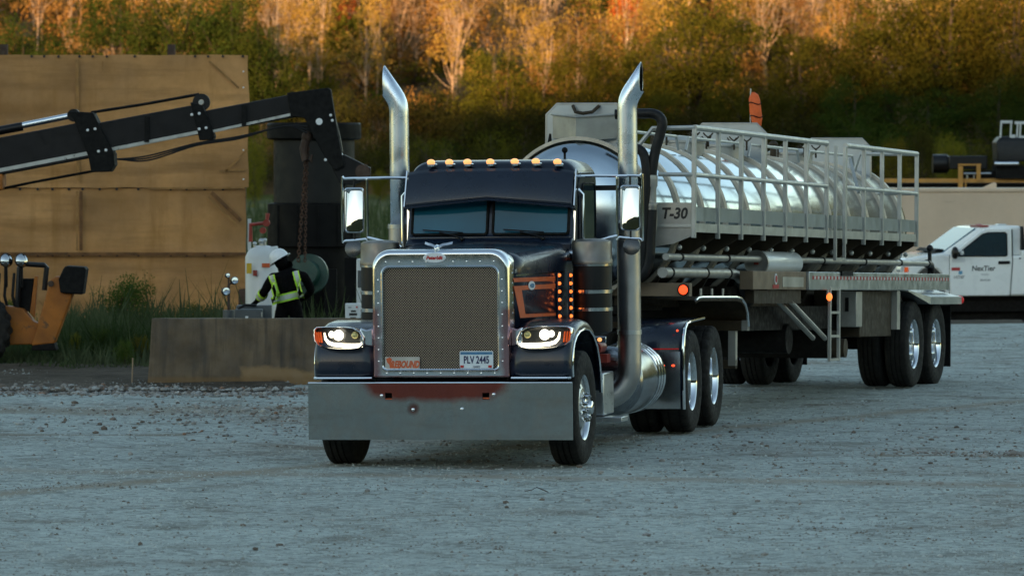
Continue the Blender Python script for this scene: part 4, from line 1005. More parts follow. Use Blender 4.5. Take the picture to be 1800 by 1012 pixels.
# mirrors
def mirror(sg):
    c = tp(625, 370, 2.3) if sg < 0 else tp(1110, 366, 2.3)
    X = sg * 1.335; z0, z1 = 2.32 - .215, 2.32 + .215; Y0 = 2.30; w = .092
    rr = rrect(X - w, X + w, z0, z1, (.03,) * 4, 4)
    m = MB().loft([[(x * .0 + X + (x - X) * s, y, 2.32 + (z - 2.32) * s) for x, z in rr] for s, y in ((.80, Y0 + .07), (.96, Y0 + .045), (1, Y0 + .01), (1, Y0 - .012), (.95, Y0 - .02), (.93, Y0 - .012), (.925, Y0 + .038))], caps=True).build("wing_mirror", "chrome", trk, True, 50)
    pw, ph = w * .86, (z1 - z0) * .93; rows_ = []
    for j in range(13):
        t = j / 12; rows_.append([(X + pw * u, Y0 - .021 + .012 * u * u + .024 * t + .026 * t * t, 2.32 - ph / 2 + ph * t) for u in (-1, -.5, 0, .5, 1)])
    MB().loft(rows_, closed=False, caps=False).build("mirror_pane", "mirror_glass", m, True, 180)
    # loop bracket and arms to the cab
    o = X + sg * .115; i = X - sg * .125
    MB().hose([(i, Y0, z1 + .06), (i + sg * .02, Y0, z1 + .085), (o - sg * .03, Y0, z1 + .085), (o, Y0, z1 + .06), (o, Y0, z0 - .05), (o - sg * .03, Y0, z0 - .075), (i + sg * .02, Y0, z0 - .06), (i, Y0, z0 - .04), (i, Y0, z1 + .06)], .012, 8, 4).build("mirror_loop", "chrome", m)
    MB().tube([(i + sg * .1, Y0, z1 + .085), (sg * 1.0, Y0 + .01, z1 + .09), (sg * .80, Y0 + .06, z1 + .085)], .014, 8).build("upper_arm", "chrome", m)
    MB().hose([(i, Y0, z0 - .045), (sg * 1.02, Y0 - .02, z0 - .09), (sg * .90, Y0 - .02, z0 - .12), (sg * .86, Y0 - .01, z0 - .17), (sg * .84, Y0 + .0, z0 - .25)], .014, 8).build("lower_arm", "chrome", m)
    MB().cyl((X, Y0, z0), (X, Y0, z0 - .09), .01, 6).cyl((X, Y0, z1), (X, Y0, z1 + .09), .01, 6).build("pivot_stub", "black_paint", m)
    MB().lathe([(0, -.022), (.045, -.018), (.072, -.010), (.082, -.006), (.084, .004), (.075, .014), (.04, .03), (0, .034)], (X + sg * .01, Y0 - .01, z0 - .145), (0, 1, -.25), 24).build("convex_mirror", "mirror_back", m)
for sg in (1, -1): mirror(sg)

# air cleaners
for sg in (1, -1):
    c = (sg * 1.02, 2.02)
    a = MB().lathe([(0, 1.14), (.12, 1.14), (.178, 1.17), (.182, 1.2), (.182, 1.80)], (c[0], c[1], 0), (0, 0, 1), 32).build("air_cleaner", "black_paint", trk, True, 40)
    MB().lathe([(.182, 1.80), (.192, 1.805), (.192, 1.84), (.186, 1.85), (.186, 1.985), (.178, 2.015), (.12, 2.035), (0, 2.04)], (c[0], c[1], 0), (0, 0, 1), 32).build("air_cleaner_cap", "cap_satin", a, True, 40)
    for z in (1.38, 1.545, 1.80):
        MB().lathe([(.184, z - .018), (.189, z - .016), (.189, z + .016), (.184, z + .018)], (c[0], c[1], 0), (0, 0, 1), 32).build("strap", "polished", a)
    MB().tube([(c[0], c[1] + .05, 1.9), (sg * .85, c[1] + .12, 1.88), (sg * .7, c[1] + .14, 1.86)], .07, 12).build("intake_pipe", "polished", a)
    br = MB().bb(c[0] - .12, c[0] + .16, 1.83, 1.845, 1.07, 1.13).build("light_bracket", "polished", a, bevel=.004)
    for x in (.02, .10): MB().ball((c[0] + sg * x, 1.825, 1.10), (.022, .02, .02), 10, 6).build("bracket_light", "amber_roof", br)

# exhaust stacks
for sg in (1, -1):
    X, Y0 = sg * 1.125, 3.30
    st = MB()
    st.tube([(X, Y0, 2.16), (X, Y0, 2.7), (X, Y0, 3.16), (X, Y0, 3.22), (X + sg * .0005, Y0, 3.265), (X + sg * .004, Y0, 3.305), (X + sg * .013, Y0, 3.345), (X + sg * .030, Y0, 3.385), (X + sg * .054, Y0, 3.425), (X + sg * .085, Y0, 3.47), (X + sg * .12, Y0, 3.52)], .092, 24, cap=False, endcut=X + sg * .14)
    e = st.build("exhaust_stack", "stack_chrome", trk, True, 50, solid=.006)
    MB().tube([(X, Y0, 3.27), (X + sg * .003, Y0, 3.305), (X + sg * .013, Y0, 3.345), (X + sg * .030, Y0, 3.385), (X + sg * .054, Y0, 3.425), (X + sg * .085, Y0, 3.47), (X + sg * .12, Y0, 3.52)], .086, 24, cap=False, endcut=X + sg * .139).build("pipe_bore", "black_dull", e)
    MB().lathe([(0, 0), (.086, 0)], (X, Y0, 3.30), (0, 0, 1), 24).build("bore_stop", "black_dull", e)
    MB().hose([(X, Y0, 2.17), (X, Y0, 1.0), (X, Y0, .80), (X - sg * .02, Y0, .68), (X - sg * .08, Y0 - .02, .57), (X - sg * .18, Y0 - .04, .505), (X - sg * .32, Y0 - .06, .49), (X - sg * .5, Y0 - .06, .49)], .112, 24, 4).build("exhaust_pipe", "pipe_satin", e, True, 50)
    for z in (2.15, 1.12): MB().lathe([(.112, z - .022), (.119, z - .02), (.119, z + .02), (.112, z + .022)], (X, Y0, 0), (0, 0, 1), 24).build("clamp", "aluminium", e)
    MB().bb(sg * .8, sg * 1.05, 3.26, 3.34, 2.48, 2.53).build("stack_bracket", "black_paint", e)

# side tanks, steps, quarter fenders
for sg in (1, -1):
    cx_, cz_ = sg * .865, .635
    ft = MB().lathe([(0, 3.50), (.20, 3.505), (.30, 3.525), (.335, 3.56), (.34, 3.6), (.34, 4.78), (.335, 4.82), (.28, 4.86), (0, 4.88)], (cx_, 0, cz_), (0, 1, 0), 40).build("fuel_tank", "tank_satin", trk, True, 40)
    for y in (4.42, 4.56, 4.70): MB().lathe([(.342, y - .025), (.352, y - .022), (.352, y + .022), (.342, y + .025)], (cx_, 0, cz_), (0, 1, 0), 40).build("tank_strap", "chrome", ft)
    MB().cyl((cx_ + sg * .1, 3.75, cz_ + .32), (cx_ + sg * .1, 3.75, cz_ + .38), .05, 14).build("filler_cap", "aluminium", ft)
    # quarter fender ahead of the drive wheels
    prof = [(5.80, .26), (5.79, .60), (5.79, .88), (5.82, .99), (5.89, 1.07), (6.0, 1.115), (6.2, 1.13), (6.5, 1.135), (7.0, 1.14)]
    qf = MB().loft([[(sg * .60, y, z), (sg * .9, y, z), (sg * 1.20, y, z)] for y, z in prof], closed=False, caps=False).build("quarter_fender", "navy", trk, True, 60, solid=.008)
    MB().loft([[(sg * .63, 5.783, z), (sg * 1.17, 5.783, z)] for z in (.265, .84)], closed=False, caps=False).build("fender_skirt", "polished", qf, False, solid=.004)
    MB().tube([(sg * 1.205, y - .01, z) for y, z in prof], .016, 8).build("fender_bead", "chrome", qf)
    MB().bb(sg * .62, sg * 1.16, 5.772, 5.780, .862, .872).build("light_bar", "red_lens", qf)
    for x, w in ((.98, .035), (1.10, .018)): MB().ball((sg * x, 5.772, .70), (w, .012, .012), 10, 6).build("fender_light", "red_lit", qf)
    MB().ball((sg * 1.14, 5.81, 1.05), .012, 8, 6).build("fender_light", "red_lit", qf)
    # tool box and step under the door
    tb = MB().bb(sg * .72, sg * 1.02, 2.52, 3.02, .36, .76).build("step_box", "aluminium", trk, bevel=.012)
    for i in range(9): MB().bb(sg * .745, sg * .995, 2.509, 2.518, .40 + .032 * i, .413 + .032 * i).build("box_rib", "aluminium", tb)
    MB().bb(sg * .73, sg * 1.01, 2.508, 2.519, .70, .715).build("box_lid_gap", "black_dull", tb)
    MB().bb(sg * .72, sg * 1.20, 2.46, 2.78, .30, .348).build("step_plate", "aluminium", trk, bevel=.006)
# brake chambers and red fittings behind the cab
for x in (.62, .74, .86):
    MB().cyl((x, 2.95, .98), (x, 3.25, .98), .055, 12).build("brake_fitting", "red_enamel", trk)
MB().bb(.52, .96, 3.0, 3.18, .84, .92).build("fitting_bracket", "red_enamel", trk)
for i in range(7):
    x = -.3 + .1 * i
    MB().tube([(x, 5.7, 1.05), (x + .01, 5.75, 1.17 + .015 * (i % 3)), (x + .03, 5.85, 1.2), (x + .04, 6.0, 1.06)], .012, 6).build("air_line", "red_enamel" if i % 3 == 0 else "hose", trk)

# ---------------------------------------------------------------- vacuum tank trailer
# local axes: x to the picture's right, L backwards from the kingpin, z up; nose pitched up a little on the fifth wheel
RB = math.radians(17.0); RC, RS = math.cos(RB), math.sin(RB); KX, KY, PIT, LR = .775, 53.55, math.radians(1.5), 10.72
def dz(L): return (LR - L) * math.tan(PIT)
def rs(px, py, lx):
    k = (px - CX) / F; L = (k * (KY - lx * RS) - KX - lx * RC) / (RS - k * RC)
    Y = KY - lx * RS + L * RC; return Vector((lx, L, H - (py - HOR) * Y / F - dz(L)))
def rp(px, py, L):
    k = (px - CX) / F; lx = (k * (KY + L * RC) - KX - L * RS) / (RC + k * RS)
    Y = KY - lx * RS + L * RC; return Vector((lx, L, H - (py - HOR) * Y / F - dz(L)))
rmw = Matrix.Translation((KX, KY, 0)) @ Matrix.Rotation(-RB, 4, 'Z') @ Matrix.Translation((0, LR, 0)) @ Matrix.Rotation(-PIT, 4, 'X') @ Matrix.Translation((0, -LR, 0))
trl = empty("tank_trailer", None, 0, "polished ribbed tank trailer with side walkway and railing behind the tractor", "trailer", mw=rmw)
TR, TZ = .80, 1.89
tank = MB().lathe([(0, -.72), (.25, -.71), (.48, -.66), (.66, -.58), (.76, -.49), (TR, -.40), (TR, 11.4), (.76, 11.5), (.6, 11.6), (.3, 11.68), (0, 11.7)], (0, 0, TZ), (0, 1, 0), 64).build("tank_shell", "tank_steel", trl, True, 40)
RIBS = [-.40 + .96 * i for i in range(13)]
for L in RIBS:
    MB().lathe([(TR - .002, L - .062), (TR + .034, L - .055), (TR + .038, L), (TR + .034, L + .055), (TR - .002, L + .062)], (0, 0, TZ), (0, 1, 0), 64).build("tank_rib", "tank_band", trl, True, 40)
# dam plates on top
def dam(L, top, hw_=.43, low=2.55):
    p = [(-hw_, low), (hw_, low), (hw_, top - .11), (hw_ - .11, top), (-hw_ + .11, top), (-hw_, top - .11)]
    d = MB().loft([[(x, L - .008, z) for x, z in p], [(x, L + .008, z) for x, z in p]]).build("dam_plate", "dam_steel", trl, False)
    e = p[2:] + [p[1]] if 0 else [p[1], p[2], p[3], p[4], p[5], p[0]]
    MB().tube([(x, L, z) for x, z in e], .014, 6).build("plate_edge", "trailer_steel", d)
    return d
d0 = dam(-.10, 3.07); dam(5.75, 3.05); dam(11.0, 3.03)
# V-shaped prow in front of the first dam
MB().loft([[(-.36, -.11, z0), (-.02, -.42, z0 - .04), (.38, -.11, z0), (.38, -.10, z0)] for z0 in (2.72, 2.96)], closed=True, caps=True).build("prow_deflector", "trailer_steel", trl, False, solid=.0)
MB().tube([(-.37, -.12, 2.965), (-.02, -.43, 2.925), (.39, -.12, 2.965)], .014, 6).build("prow_rim", "trailer_steel", trl)
MB().tube([(-.14, -.125, 3.05), (-.09, -.20, 2.985), (0, -.23, 2.97), (.09, -.20, 2.985), (.14, -.125, 3.05)], .018, 8).build("lifting_loop", "trailer_frame", trl)
for x, z in ((-.36, 2.74), (-.22, 2.70)):
    MB().tube([(x, -.2, z + .02), (x - .02, -.22, z - .12), (x, -.22, z - .26), (x + .015, -.22, z - .12), (x, -.2, z + .02)], .012, 6).build("safety_chain", "black_dull", trl)
# manways with wing nuts
for L in (3.4, 5.1, 8.4):
    hch = MB().lathe([(.27, 2.62), (.27, 2.76), (.29, 2.765), (.29, 2.79), (.27, 2.795), (.2, 2.83), (0, 2.85)], (.05, L, 0), (0, 0, 1), 28).build("manway_hatch", "trailer_steel", trl, True, 40)
    for i in range(6):
        a = i * math.pi / 3 + .3; c = Vector((.05 + .31 * math.cos(a), L + .31 * math.sin(a), 2.78))
        w = MB().cyl(c - Vector((0, 0, .05)), c + Vector((0, 0, .06)), .012, 6)
        for s in (-1, 1): w.tube([c + Vector((0, 0, .05)), c + Vector((s * .035, 0, .075)), c + Vector((s * .055, 0, .10))], .009, 5)
        w.build("wing_nut", "trailer_frame", hch)
for L in (2.2, 6.6, 7.4): MB().cyl((.1, L, 2.65), (.1, L, 2.83), .04, 10).ball((.1, L, 2.86), (.06, .06, .04), 10, 6).build("relief_valve", "trailer_frame", trl)
# low handrail along the crown of the tank
for L0, L1 in ((-.2, 2.2), (2.5, 4.9), (5.2, 7.6), (8, 10.4)):
    MB().tube([(.36, L0, 2.66), (.36, L0 + .1, 2.80), (.36, L1 - .1, 2.80), (.36, L1, 2.66)], .016, 8).build("grab_rail", "galvanised", trl)

# walkway with toe board, gussets, posts and rails
WX = 1.20; DZ0 = 1.855
SEC = [(-.28, 5.49, 7), (6.40, 10.16, 5)]
deck = MB().bb(.72, WX, -.28, 10.2, DZ0 - .05, DZ0 - .02).build("walkway_deck", "galvanised", trl)
posts = []
for (a, b, n) in SEC: posts += [a + (b - a) * i / (n - 1) for i in range(n)]
bays = sorted(posts)
for i in range(len(bays) - 1):
    MB().bb(WX - .012, WX, bays[i] + .035, bays[i + 1] - .035, DZ0 + .015, DZ0 + .16).build("toe_board", "toe_steel", trl)
    MB().bb(WX - .03, WX + .006, bays[i] + .03, bays[i + 1] - .03, DZ0 - .10, DZ0 - .01).build("deck_edge", "galvanised", trl)
for L in posts:
    f = L == posts[0]
    MB().bb(WX - .022, WX + .022, L - .024, L + .024, DZ0 - .16, 2.81).build("rail_post", "galvanised", trl, bevel=.005)
    if not f:
        g = [(.60, DZ0 - .06), (WX - .03, DZ0 - .06), (WX - .03, DZ0 - .15), (.80, DZ0 - .38), (.60, DZ0 - .45)]
        MB().loft([[(x, L - .008, z) for x, z in g], [(x, L + .008, z) for x, z in g]]).build("gusset", "trailer_frame", trl, False)
# front gusset carries the unit number
g = [(.80, DZ0 + .20), (WX - .02, DZ0 + .20), (WX - .02, DZ0 - .14), (.98, DZ0 - .22), (.78, DZ0 - .25)]
fg = MB().loft([[(x, -.262, z) for x, z in g], [(x, -.250, z) for x, z in g]]).build("front_gusset", "trailer_steel", trl, False)
text("unit_number", "T-30", .155, "ink_black", fg, frame(((.80 + WX - .03) / 2, -.2645, DZ0 + .085), (1, 0, 0), (0, 0, 1)), shear=.18, bold=.005, sx=.92)
for (a, b, n) in SEC:
    MB().tube([(WX, a, 2.82), (WX, b, 2.82)], .030, 10).build("top_rail", "galvanised", trl)
    MB().tube([(WX, a, 2.34), (WX, b, 2.34)], .026, 10).build("middle_rail", "galvanised", trl)
MB().tube([(.86, -.42, 2.34), (WX, -.28, 2.34)], .022, 8).build("end_rail", "galvanised", trl)
MB().tube([(.62, -.42, 2.60), (.78, -.36, 2.81), (WX, -.28, 2.82)], .024, 8).build("end_rail", "galvanised", trl)
MB().tube([(WX, 10.16, 2.82), (.5, 10.16, 2.82), (.42, 10.16, 2.6)], .024, 8).build("end_rail", "galvanised", trl)
MB().tube([(WX, 10.16, 2.34), (.72, 10.16, 2.34)], .022, 8).build("end_rail", "galvanised", trl)
MB().beam((WX - .05, 7.3, 2.3), (.9, 7.9, 2.7), .03, .03).build("rail_brace", "galvanised", trl)
# ladders
def ladder(L0, L1, z0, z1, x, n):
    ld = MB().bb(x - .018, x + .018, L0 - .02, L0 + .02, z0, z1).build("ladder", "galvanised", trl, bevel=.004)
    MB().bb(x - .018, x + .018, L1 - .02, L1 + .02, z0, z1).build("ladder_stile", "galvanised", ld, bevel=.004)
    for i in range(n):
        z = z0 + .02 + (z1 - z0 - .04) * i / max(1, n - 1) if n > 1 else z0 + .02
        MB().bb(x - .014, x + .014, L0 + .02, L1 - .02, z - .014, z + .014).build("rung", "galvanised", ld)
ladder(5.72, 6.16, 1.50, 2.80, WX + .05, 1)
ladder(5.72, 6.16, .36, 1.20, WX - .01, 4)

# undercarriage
for sg in (1, -1): MB().bb(sg * .42 - .05, sg * .42 + .05, -.3, 12.1, .98, 1.20).build("frame_rail", "trailer_frame", trl)
for L in RIBS[1:]:
    for sg in (1, -1):
        MB().beam((sg * .45, L, 1.08), (sg * .74, L, 1.62), .05, .10, (1, 0, 0)).build("saddle_strut", "trailer_frame", trl)
MB().bb(-1.18, 1.18, -.36, -.26, 1.10, 1.235).build("front_cross_beam", "beam_brown", trl)
MB().bb(-.55, .55, -.3, .9, .95, 1.0).build("kingpin_plate", "chassis", trl)
lp = MB().lathe([(0, -.02), (.035, -.018), (.05, 0), (.05, .03)], (1.12, -.375, 1.165), (0, 1, 0), 18).build("front_marker_light", "red_lit", trl)
MB().lathe([(.05, -.012), (.062, -.008), (.062, .02)], (1.12, -.372, 1.165), (0, 1, 0), 18).build("light_ring", "black_dull", lp)
for i in range(12):
    L = -.1 + .96 * i
    MB().ball((1.0, L, 1.60), (.03, .03, .03), 8, 6).build("clearance_light", "galvanised", trl)
p0 = MB().tube([(.98, -.55, 1.50), (.98, 11.5, 1.50), (.98, 11.75, 1.50)], .036, 12).build("upper_pipe", "trailer_steel", trl)
for L in (.0, 1.9, 3.9, 6.2, 8.3, 10.2): MB().cyl((.98, L - .025, 1.5), (.98, L + .025, 1.5), .044, 12).build("pipe_clamp", "black_dull", p0)
MB().tube([(.98, 11.75, 1.5), (.98, 11.95, 1.48), (.98, 12.0, 1.40), (.98, 12.0, 1.2)], .05, 12).cyl((.98, 11.92, 1.5), (.98, 11.92, 1.68), .025, 8).ball((.98, 11.92, 1.69), .045, 8, 6).build("rear_valve", "black_paint", trl)
p1 = MB().tube([(.92, -.45, 1.34), (.92, 2.35, 1.34), (.93, 2.55, 1.32), (.95, 2.66, 1.26)], .055, 14).build("lower_pipe", "trailer_steel", trl)
for L in (-.2, 1.2, 2.15): MB().cyl((.92, L - .02, 1.34), (.92, L + .02, 1.34), .062, 14).build("pipe_clamp", "black_dull", p1)
MB().tube([(.95, 2.64, 1.27), (.97, 2.75, 1.15), (.99, 2.80, 1.0)], .062, 12).build("flex_hose", "hose", trl)
# trough fender over the drive wheels
pr = [(-.15, 1.06), (-.05, 1.085), (.1, 1.09), (1.5, 1.09), (1.72, 1.075), (1.88, 1.02), (1.98, .92), (2.03, .78)]
tf = MB().loft([[(.45, y, z), (1.18, y, z), (1.19, y, z - .04)] for y, z in pr], closed=False, caps=False).build("trough_fender", "trailer_frame", trl, True, 40, solid=.008)
MB().tube([(1.19, y, z) for y, z in pr], .016, 8).build("trough_edge", "polished", tf)
for L in (.3, .75, 1.2): MB().bb(1.12, 1.13, L - .03, L + .03, 1.09, 1.18).build("trough_stay", "trailer_steel", tf)
MB().bb(-1.15, 1.12, 1.98, 2.08, .73, .84).build("landing_cross_beam", "trailer_frame", trl)
MB().bb(1.125, 1.19, 1.99, 2.07, .735, .845).build("beam_end_cap", "trailer_steel", trl)
for sg in (1, -1):
    lg = MB().bb(sg * .62, sg * .72, 1.98, 2.08, .36, .73).build("landing_leg", "trailer_frame", trl)
    MB().bb(sg * .98, sg * 1.06, 1.99, 2.07, .36, .73).build("leg_post", "trailer_steel", lg)
    MB().bb(sg * .62, sg * 1.06, 1.995, 2.065, .33, .42).build("leg_foot_bar", "trailer_frame", lg)
    MB().tube([(sg * .55, 1.95, .62), (sg * .53, 1.93, .5), (sg * .5, 1.95, .38)], .012, 6).build("crank_handle", "galvanised", lg)
# side beams
sb = MB().bb(1.02, 1.17, 2.3, 4.68, 1.17, 1.37).build("side_beam", "beam_brown", trl, bevel=.006)
p = rs(1362, 490, 1.17)
MB().cyl((1.171, p.y, 1.285), (1.176, p.y, 1.285), .062, 20).build("round_placard", "white_enamel", sb)
MB().cyl((1.177, p.y, 1.285), (1.180, p.y, 1.285), .040, 16).build("placard_centre", "tape_red", sb)
MB().bb(1.171, 1.176, p.y - .13, p.y + .13, 1.185, 1.225).build("placard_strip", "tape_red", sb)
MB().bb(1.171, 1.175, p.y + .3, p.y + 1.25, 1.20, 1.31).build("name_strip", "trailer_steel", sb)
hs = MB().lathe([(.125, 3.3), (.13, 3.32), (.13, 4.9), (.125, 4.92)], (.95, 0, 1.46), (0, 1, 0), 24).build("hose_tube", "white_paint", trl)
MB().lathe([(0, 3.30), (.10, 3.30), (.135, 3.285), (.14, 3.31), (.13, 3.33)], (.95, 0, 1.46), (0, 1, 0), 24).build("tube_end_cap", "trailer_steel", hs)
MB().bb(.93, .98, 3.27, 3.285, 1.44, 1.47).build("cap_handle", "red_enamel", hs)
rail = MB().bb(1.14, 1.20, 4.70, 12.1, 1.17, 1.37).build("side_rail", "rail_steel", trl, bevel=.005)
for i in range(44):
    L = 4.85 + .165 * i
    MB().bb(1.2005, 1.203, L, L + .075, 1.285, 1.325).build("reflective_tape", "tape_red", rail)
    MB().bb(1.2005, 1.203, L + .08, L + .16, 1.29, 1.32).build("reflective_tape", "tape_white", rail)
MB().bb(1.03, 1.13, 2.5, 4.6, 1.02, 1.16).build("under_box", "trailer_frame", trl)
MB().bb(1.20, 1.22, 6.2, 6.75, 1.33, 1.385).build("rail_step", "black_dull", rail)
# sloped tail fender over the wheels
tf2 = MB().loft([[(1.1, 9.7, 1.172), (1.206, 9.7, 1.168), (1.206, 9.7, 1.155), (1.1, 9.7, 1.155)], [(1.0, 10.35, 1.172), (1.34, 10.35, 1.09), (1.34, 10.35, 1.0), (1.0, 10.35, 1.0)], [(1.0, 12.15, 1.172), (1.34, 12.15, 1.09), (1.34, 12.15, 1.0), (1.0, 12.15, 1.0)]]).build("tail_fender", "rail_steel", trl, False)
MB().ball((1.30, 12.2, 1.05), (.06, .04, .055), 12, 8).build("tail_light", "red_lens", trl)
al = MB().ball((1.215, 5.6, 1.09), (.035, .045, .045), 10, 7).build("side_marker_light", "amber_lit", trl)
MB().bb(1.19, 1.205, 5.57, 5.63, 1.12, 1.17).build("marker_bracket", "trailer_steel", al)
# boxes, braces, valve
MB().bb(.55, 1.10, 7.6, 9.25, .62, 1.16).build("tool_locker", "trailer_frame", trl, bevel=.01)
cb = MB().bb(.93, 1.13, 7.3, 7.6, .74, 1.15).build("control_box", "trailer_steel", trl, bevel=.008)
MB().bb(1.0, 1.04, 7.28, 7.298, .92, 1.08).build("latch", "black_dull", cb)
MB().bb(1.02, 1.17, 9.26, 9.42, .70, 1.16).build("fender_post", "trailer_steel", trl)
for dx in (0, .14):
    MB().tube([(1.1 - dx, 4.0, 1.1), (1.12 - dx, 5.8, .62)], .028, 8).build("diagonal_brace", "trailer_steel", trl)
MB().bb(-.85, .85, 3.2, 9.5, .72, .98).build("sub_frame_shade_slab", "chassis", trl)  # frame as one wide slab, to block light under the trailer
MB().bb(-.9, .95, 6.8, 7.2, .38, .70).build("pump_box", "chassis", trl)
MB().cyl((.9, 6.9, .5), (1.1, 6.9, .5), .11, 18).build("drain_cap", "trailer_frame", trl)
MB().cyl((.3, 5.0, .62), (.9, 5.0, .62), .17, 18).build("air_reservoir", "chassis", trl)
# wheels
for ay in (10.1, 11.35):
    for sg in (1, -1):
        put_wheel(trl, 'drive', 'rib', sg * 1.07, ay, sg); put_tyre(trl, 'rib', sg * .735, ay)
    MB().cyl((-.95, ay, .52), (.95, ay, .52), .075, 12).build("axle", "chassis", trl)
    for sg in (1, -1): MB().bb(sg * .42 - .05, sg * .42 + .05, ay - .5, ay + .5, .60, .98).build("suspension", "chassis", trl)
for sg in (1, -1): MB().bb(sg * .62, sg * 1.22, 12.06, 12.075, .22, .98).build("mud_flap", "black_dull", trl)
# vacuum hose at the front right
MB().hose([(.42, -.5, 2.95), (.70, -.46, 2.96), (.83, -.44, 2.95), (.90, -.44, 2.88), (.885, -.44, 2.76), (.84, -.45, 2.60), (.81, -.46, 2.42), (.80, -.46, 2.30)], .052, 14).build("vacuum_hose", "hose", trl, True, 60)
hc = MB().lathe([(.055, 2.28), (.062, 2.29), (.062, 2.22), (.05, 2.20), (.052, 2.05), (.062, 2.04), (.062, 1.98), (.05, 1.97)][::-1], (.80, -.46, 0), (0, 0, 1), 16).build("hose_coupling", "trailer_steel", trl)
for z in (2.31, 2.0): MB().lathe([(.054, z - .02), (.062, z - .018), (.062, z + .018), (.054, z + .02)], (.80, -.46, 0), (0, 0, 1), 16).build("hose_clamp", "galvanised", hc)
MB().hose([(.80, -.46, 1.98), (.79, -.47, 1.7), (.78, -.48, 1.45), (.70, -.5, 1.3), (.5, -.5, 1.25)], .058, 14).build("vacuum_hose", "hose", trl, True, 60)
MB().hose([(.60, -.5, 2.62), (.72, -.5, 2.55), (.76, -.5, 2.3), (.74, -.5, 2.0), (.72, -.5, 1.6), (.70, -.5, 1.3)], .05, 12).build("air_hose", "hose", trl, True, 60)

# furled orange flag on its pole, standing on the tank
pf = rp(1316, 222, 6.0)
fm = rmw @ Matrix.Translation((pf.x, 6.0, 2.6))
fl = empty("warning_flag", None, 0, "furled orange warning flag tied with black cords on top of the tank", "flag", mw=fm)
MB().cyl((0, 0, 0), (0, 0, .86), .008, 8).build("pole", "galvanised", fl)
rings = []
for i, (z, w, xo) in enumerate(((.40, .030, .075), (.44, .050, .074), (.52, .062, .070), (.60, .066, .062), (.68, .066, .055), (.74, .060, .048), (.79, .045, .040), (.82, .015, .030))):
    rings.append([(xo + w * math.cos(a) * (1 + .15 * math.sin(5 * a + i)), .6 * w * math.sin(a) * (1 + .2 * math.sin(4 * a + 2 * i)), z) for a in [2 * math.pi * k / 18 for k in range(18)]])
MB().loft(rings).build("flag_cloth", "flag_orange", fl, True, 70)
for z, xo in ((.54, .07), (.69, .055)):
    MB().tube([(xo + .07 * math.cos(a), .047 * math.sin(a), z + .012 * math.sin(2 * a)) for a in [2 * math.pi * k / 16 for k in range(17)]], .006, 6).build("cord", "black_dull", fl)

# ---------------------------------------------------------------- concrete barrier
def barrier():
    Y = 64.0; x0 = at(268, 0, Y).x; x1 = x0 + 3.05
    prof = [(-.30, .0), (-.30, .10), (-.285, .135), (-.17, .34), (-.115, .79), (-.10, .81), (.10, .81), (.115, .79), (.17, .34), (.285, .135), (.30, .10), (.30, 0)]
    N = 26; rings = []
    for i in range(N + 1):
        x = x0 + (x1 - x0) * i / N; tp_ = .0 if 0 < i < N else .012
        rings.append([(x + (.05 * (.81 - z) * (-1 if i < N / 2 else 1) if i in (0, N) else 0), Y + y * (1 - tp_) + .006 * nz2(x, z, 3.), z * (1 - tp_ * .3) + (.006 * nz2(x, y, 4., 2.) if z > .5 else 0)) for y, z in prof])
    o = MB().loft(rings).build("concrete_barrier", "concrete", None, True, 30)
    tag(o, "weathered concrete road barrier standing left of the tractor", "barrier")
barrier()
def barrier_material():
    """stained concrete: lower course lighter and brown, chipped patches with their own outlines"""
    m = MATS["concrete"]; return m

# ---------------------------------------------------------------- tarp wall
def tarp_mat():
    m = mat("tarp", (.50, .255, .092), .75, 0, .42, .7, dust=.30, dustc=(.26, .13, .04), stain=((.24, .12, .04), (.30, 1, 3.2), (.48, .74)))
    n = m.node_tree.nodes; l = m.node_tree.links; b = n["Principled BSDF"]
    tc = n.new("ShaderNodeTexCoord"); mp = n.new("ShaderNodeMapping"); mp.inputs["Scale"].default_value = (2.2, 1, .25); l.new(tc.outputs["Object"], mp.inputs[0])
    t = n.new("ShaderNodeTexNoise"); t.inputs["Scale"].default_value = 1.3; t.inputs["Detail"].default_value = 8; t.inputs["Roughness"].default_value = .65; l.new(mp.outputs[0], t.inputs["Vector"])
    r = n.new("ShaderNodeMapRange"); r.inputs[1].default_value = .54; r.inputs[2].default_value = .74; r.inputs[4].default_value = .8; l.new(t.outputs["Fac"], r.inputs[0])
    mx = n.new("ShaderNodeMix"); mx.data_type = 'RGBA'; l.new(r.outputs[0], mx.inputs[0])
    src = b.inputs["Base Color"].links[0].from_socket; l.new(src, mx.inputs[6]); mx.inputs[7].default_value = (.30, .14, .035, 1); l.new(mx.outputs[2], b.inputs["Base Color"])
    w = n.new("ShaderNodeTexWave"); w.inputs["Scale"].default_value = 30; w.bands_direction = 'Z'; l.new(tc.outputs["Object"], w.inputs["Vector"])
    bp = n.new("ShaderNodeBump"); bp.inputs["Strength"].default_value = .12; bp.inputs["Distance"].default_value = .01; l.new(w.outputs["Fac"], bp.inputs["Height"]); l.new(bp.outputs[0], b.inputs["Normal"])
tarp_mat()
mat("tarp_stain", (.15, .065, .02), .85, 0, .4, 9)
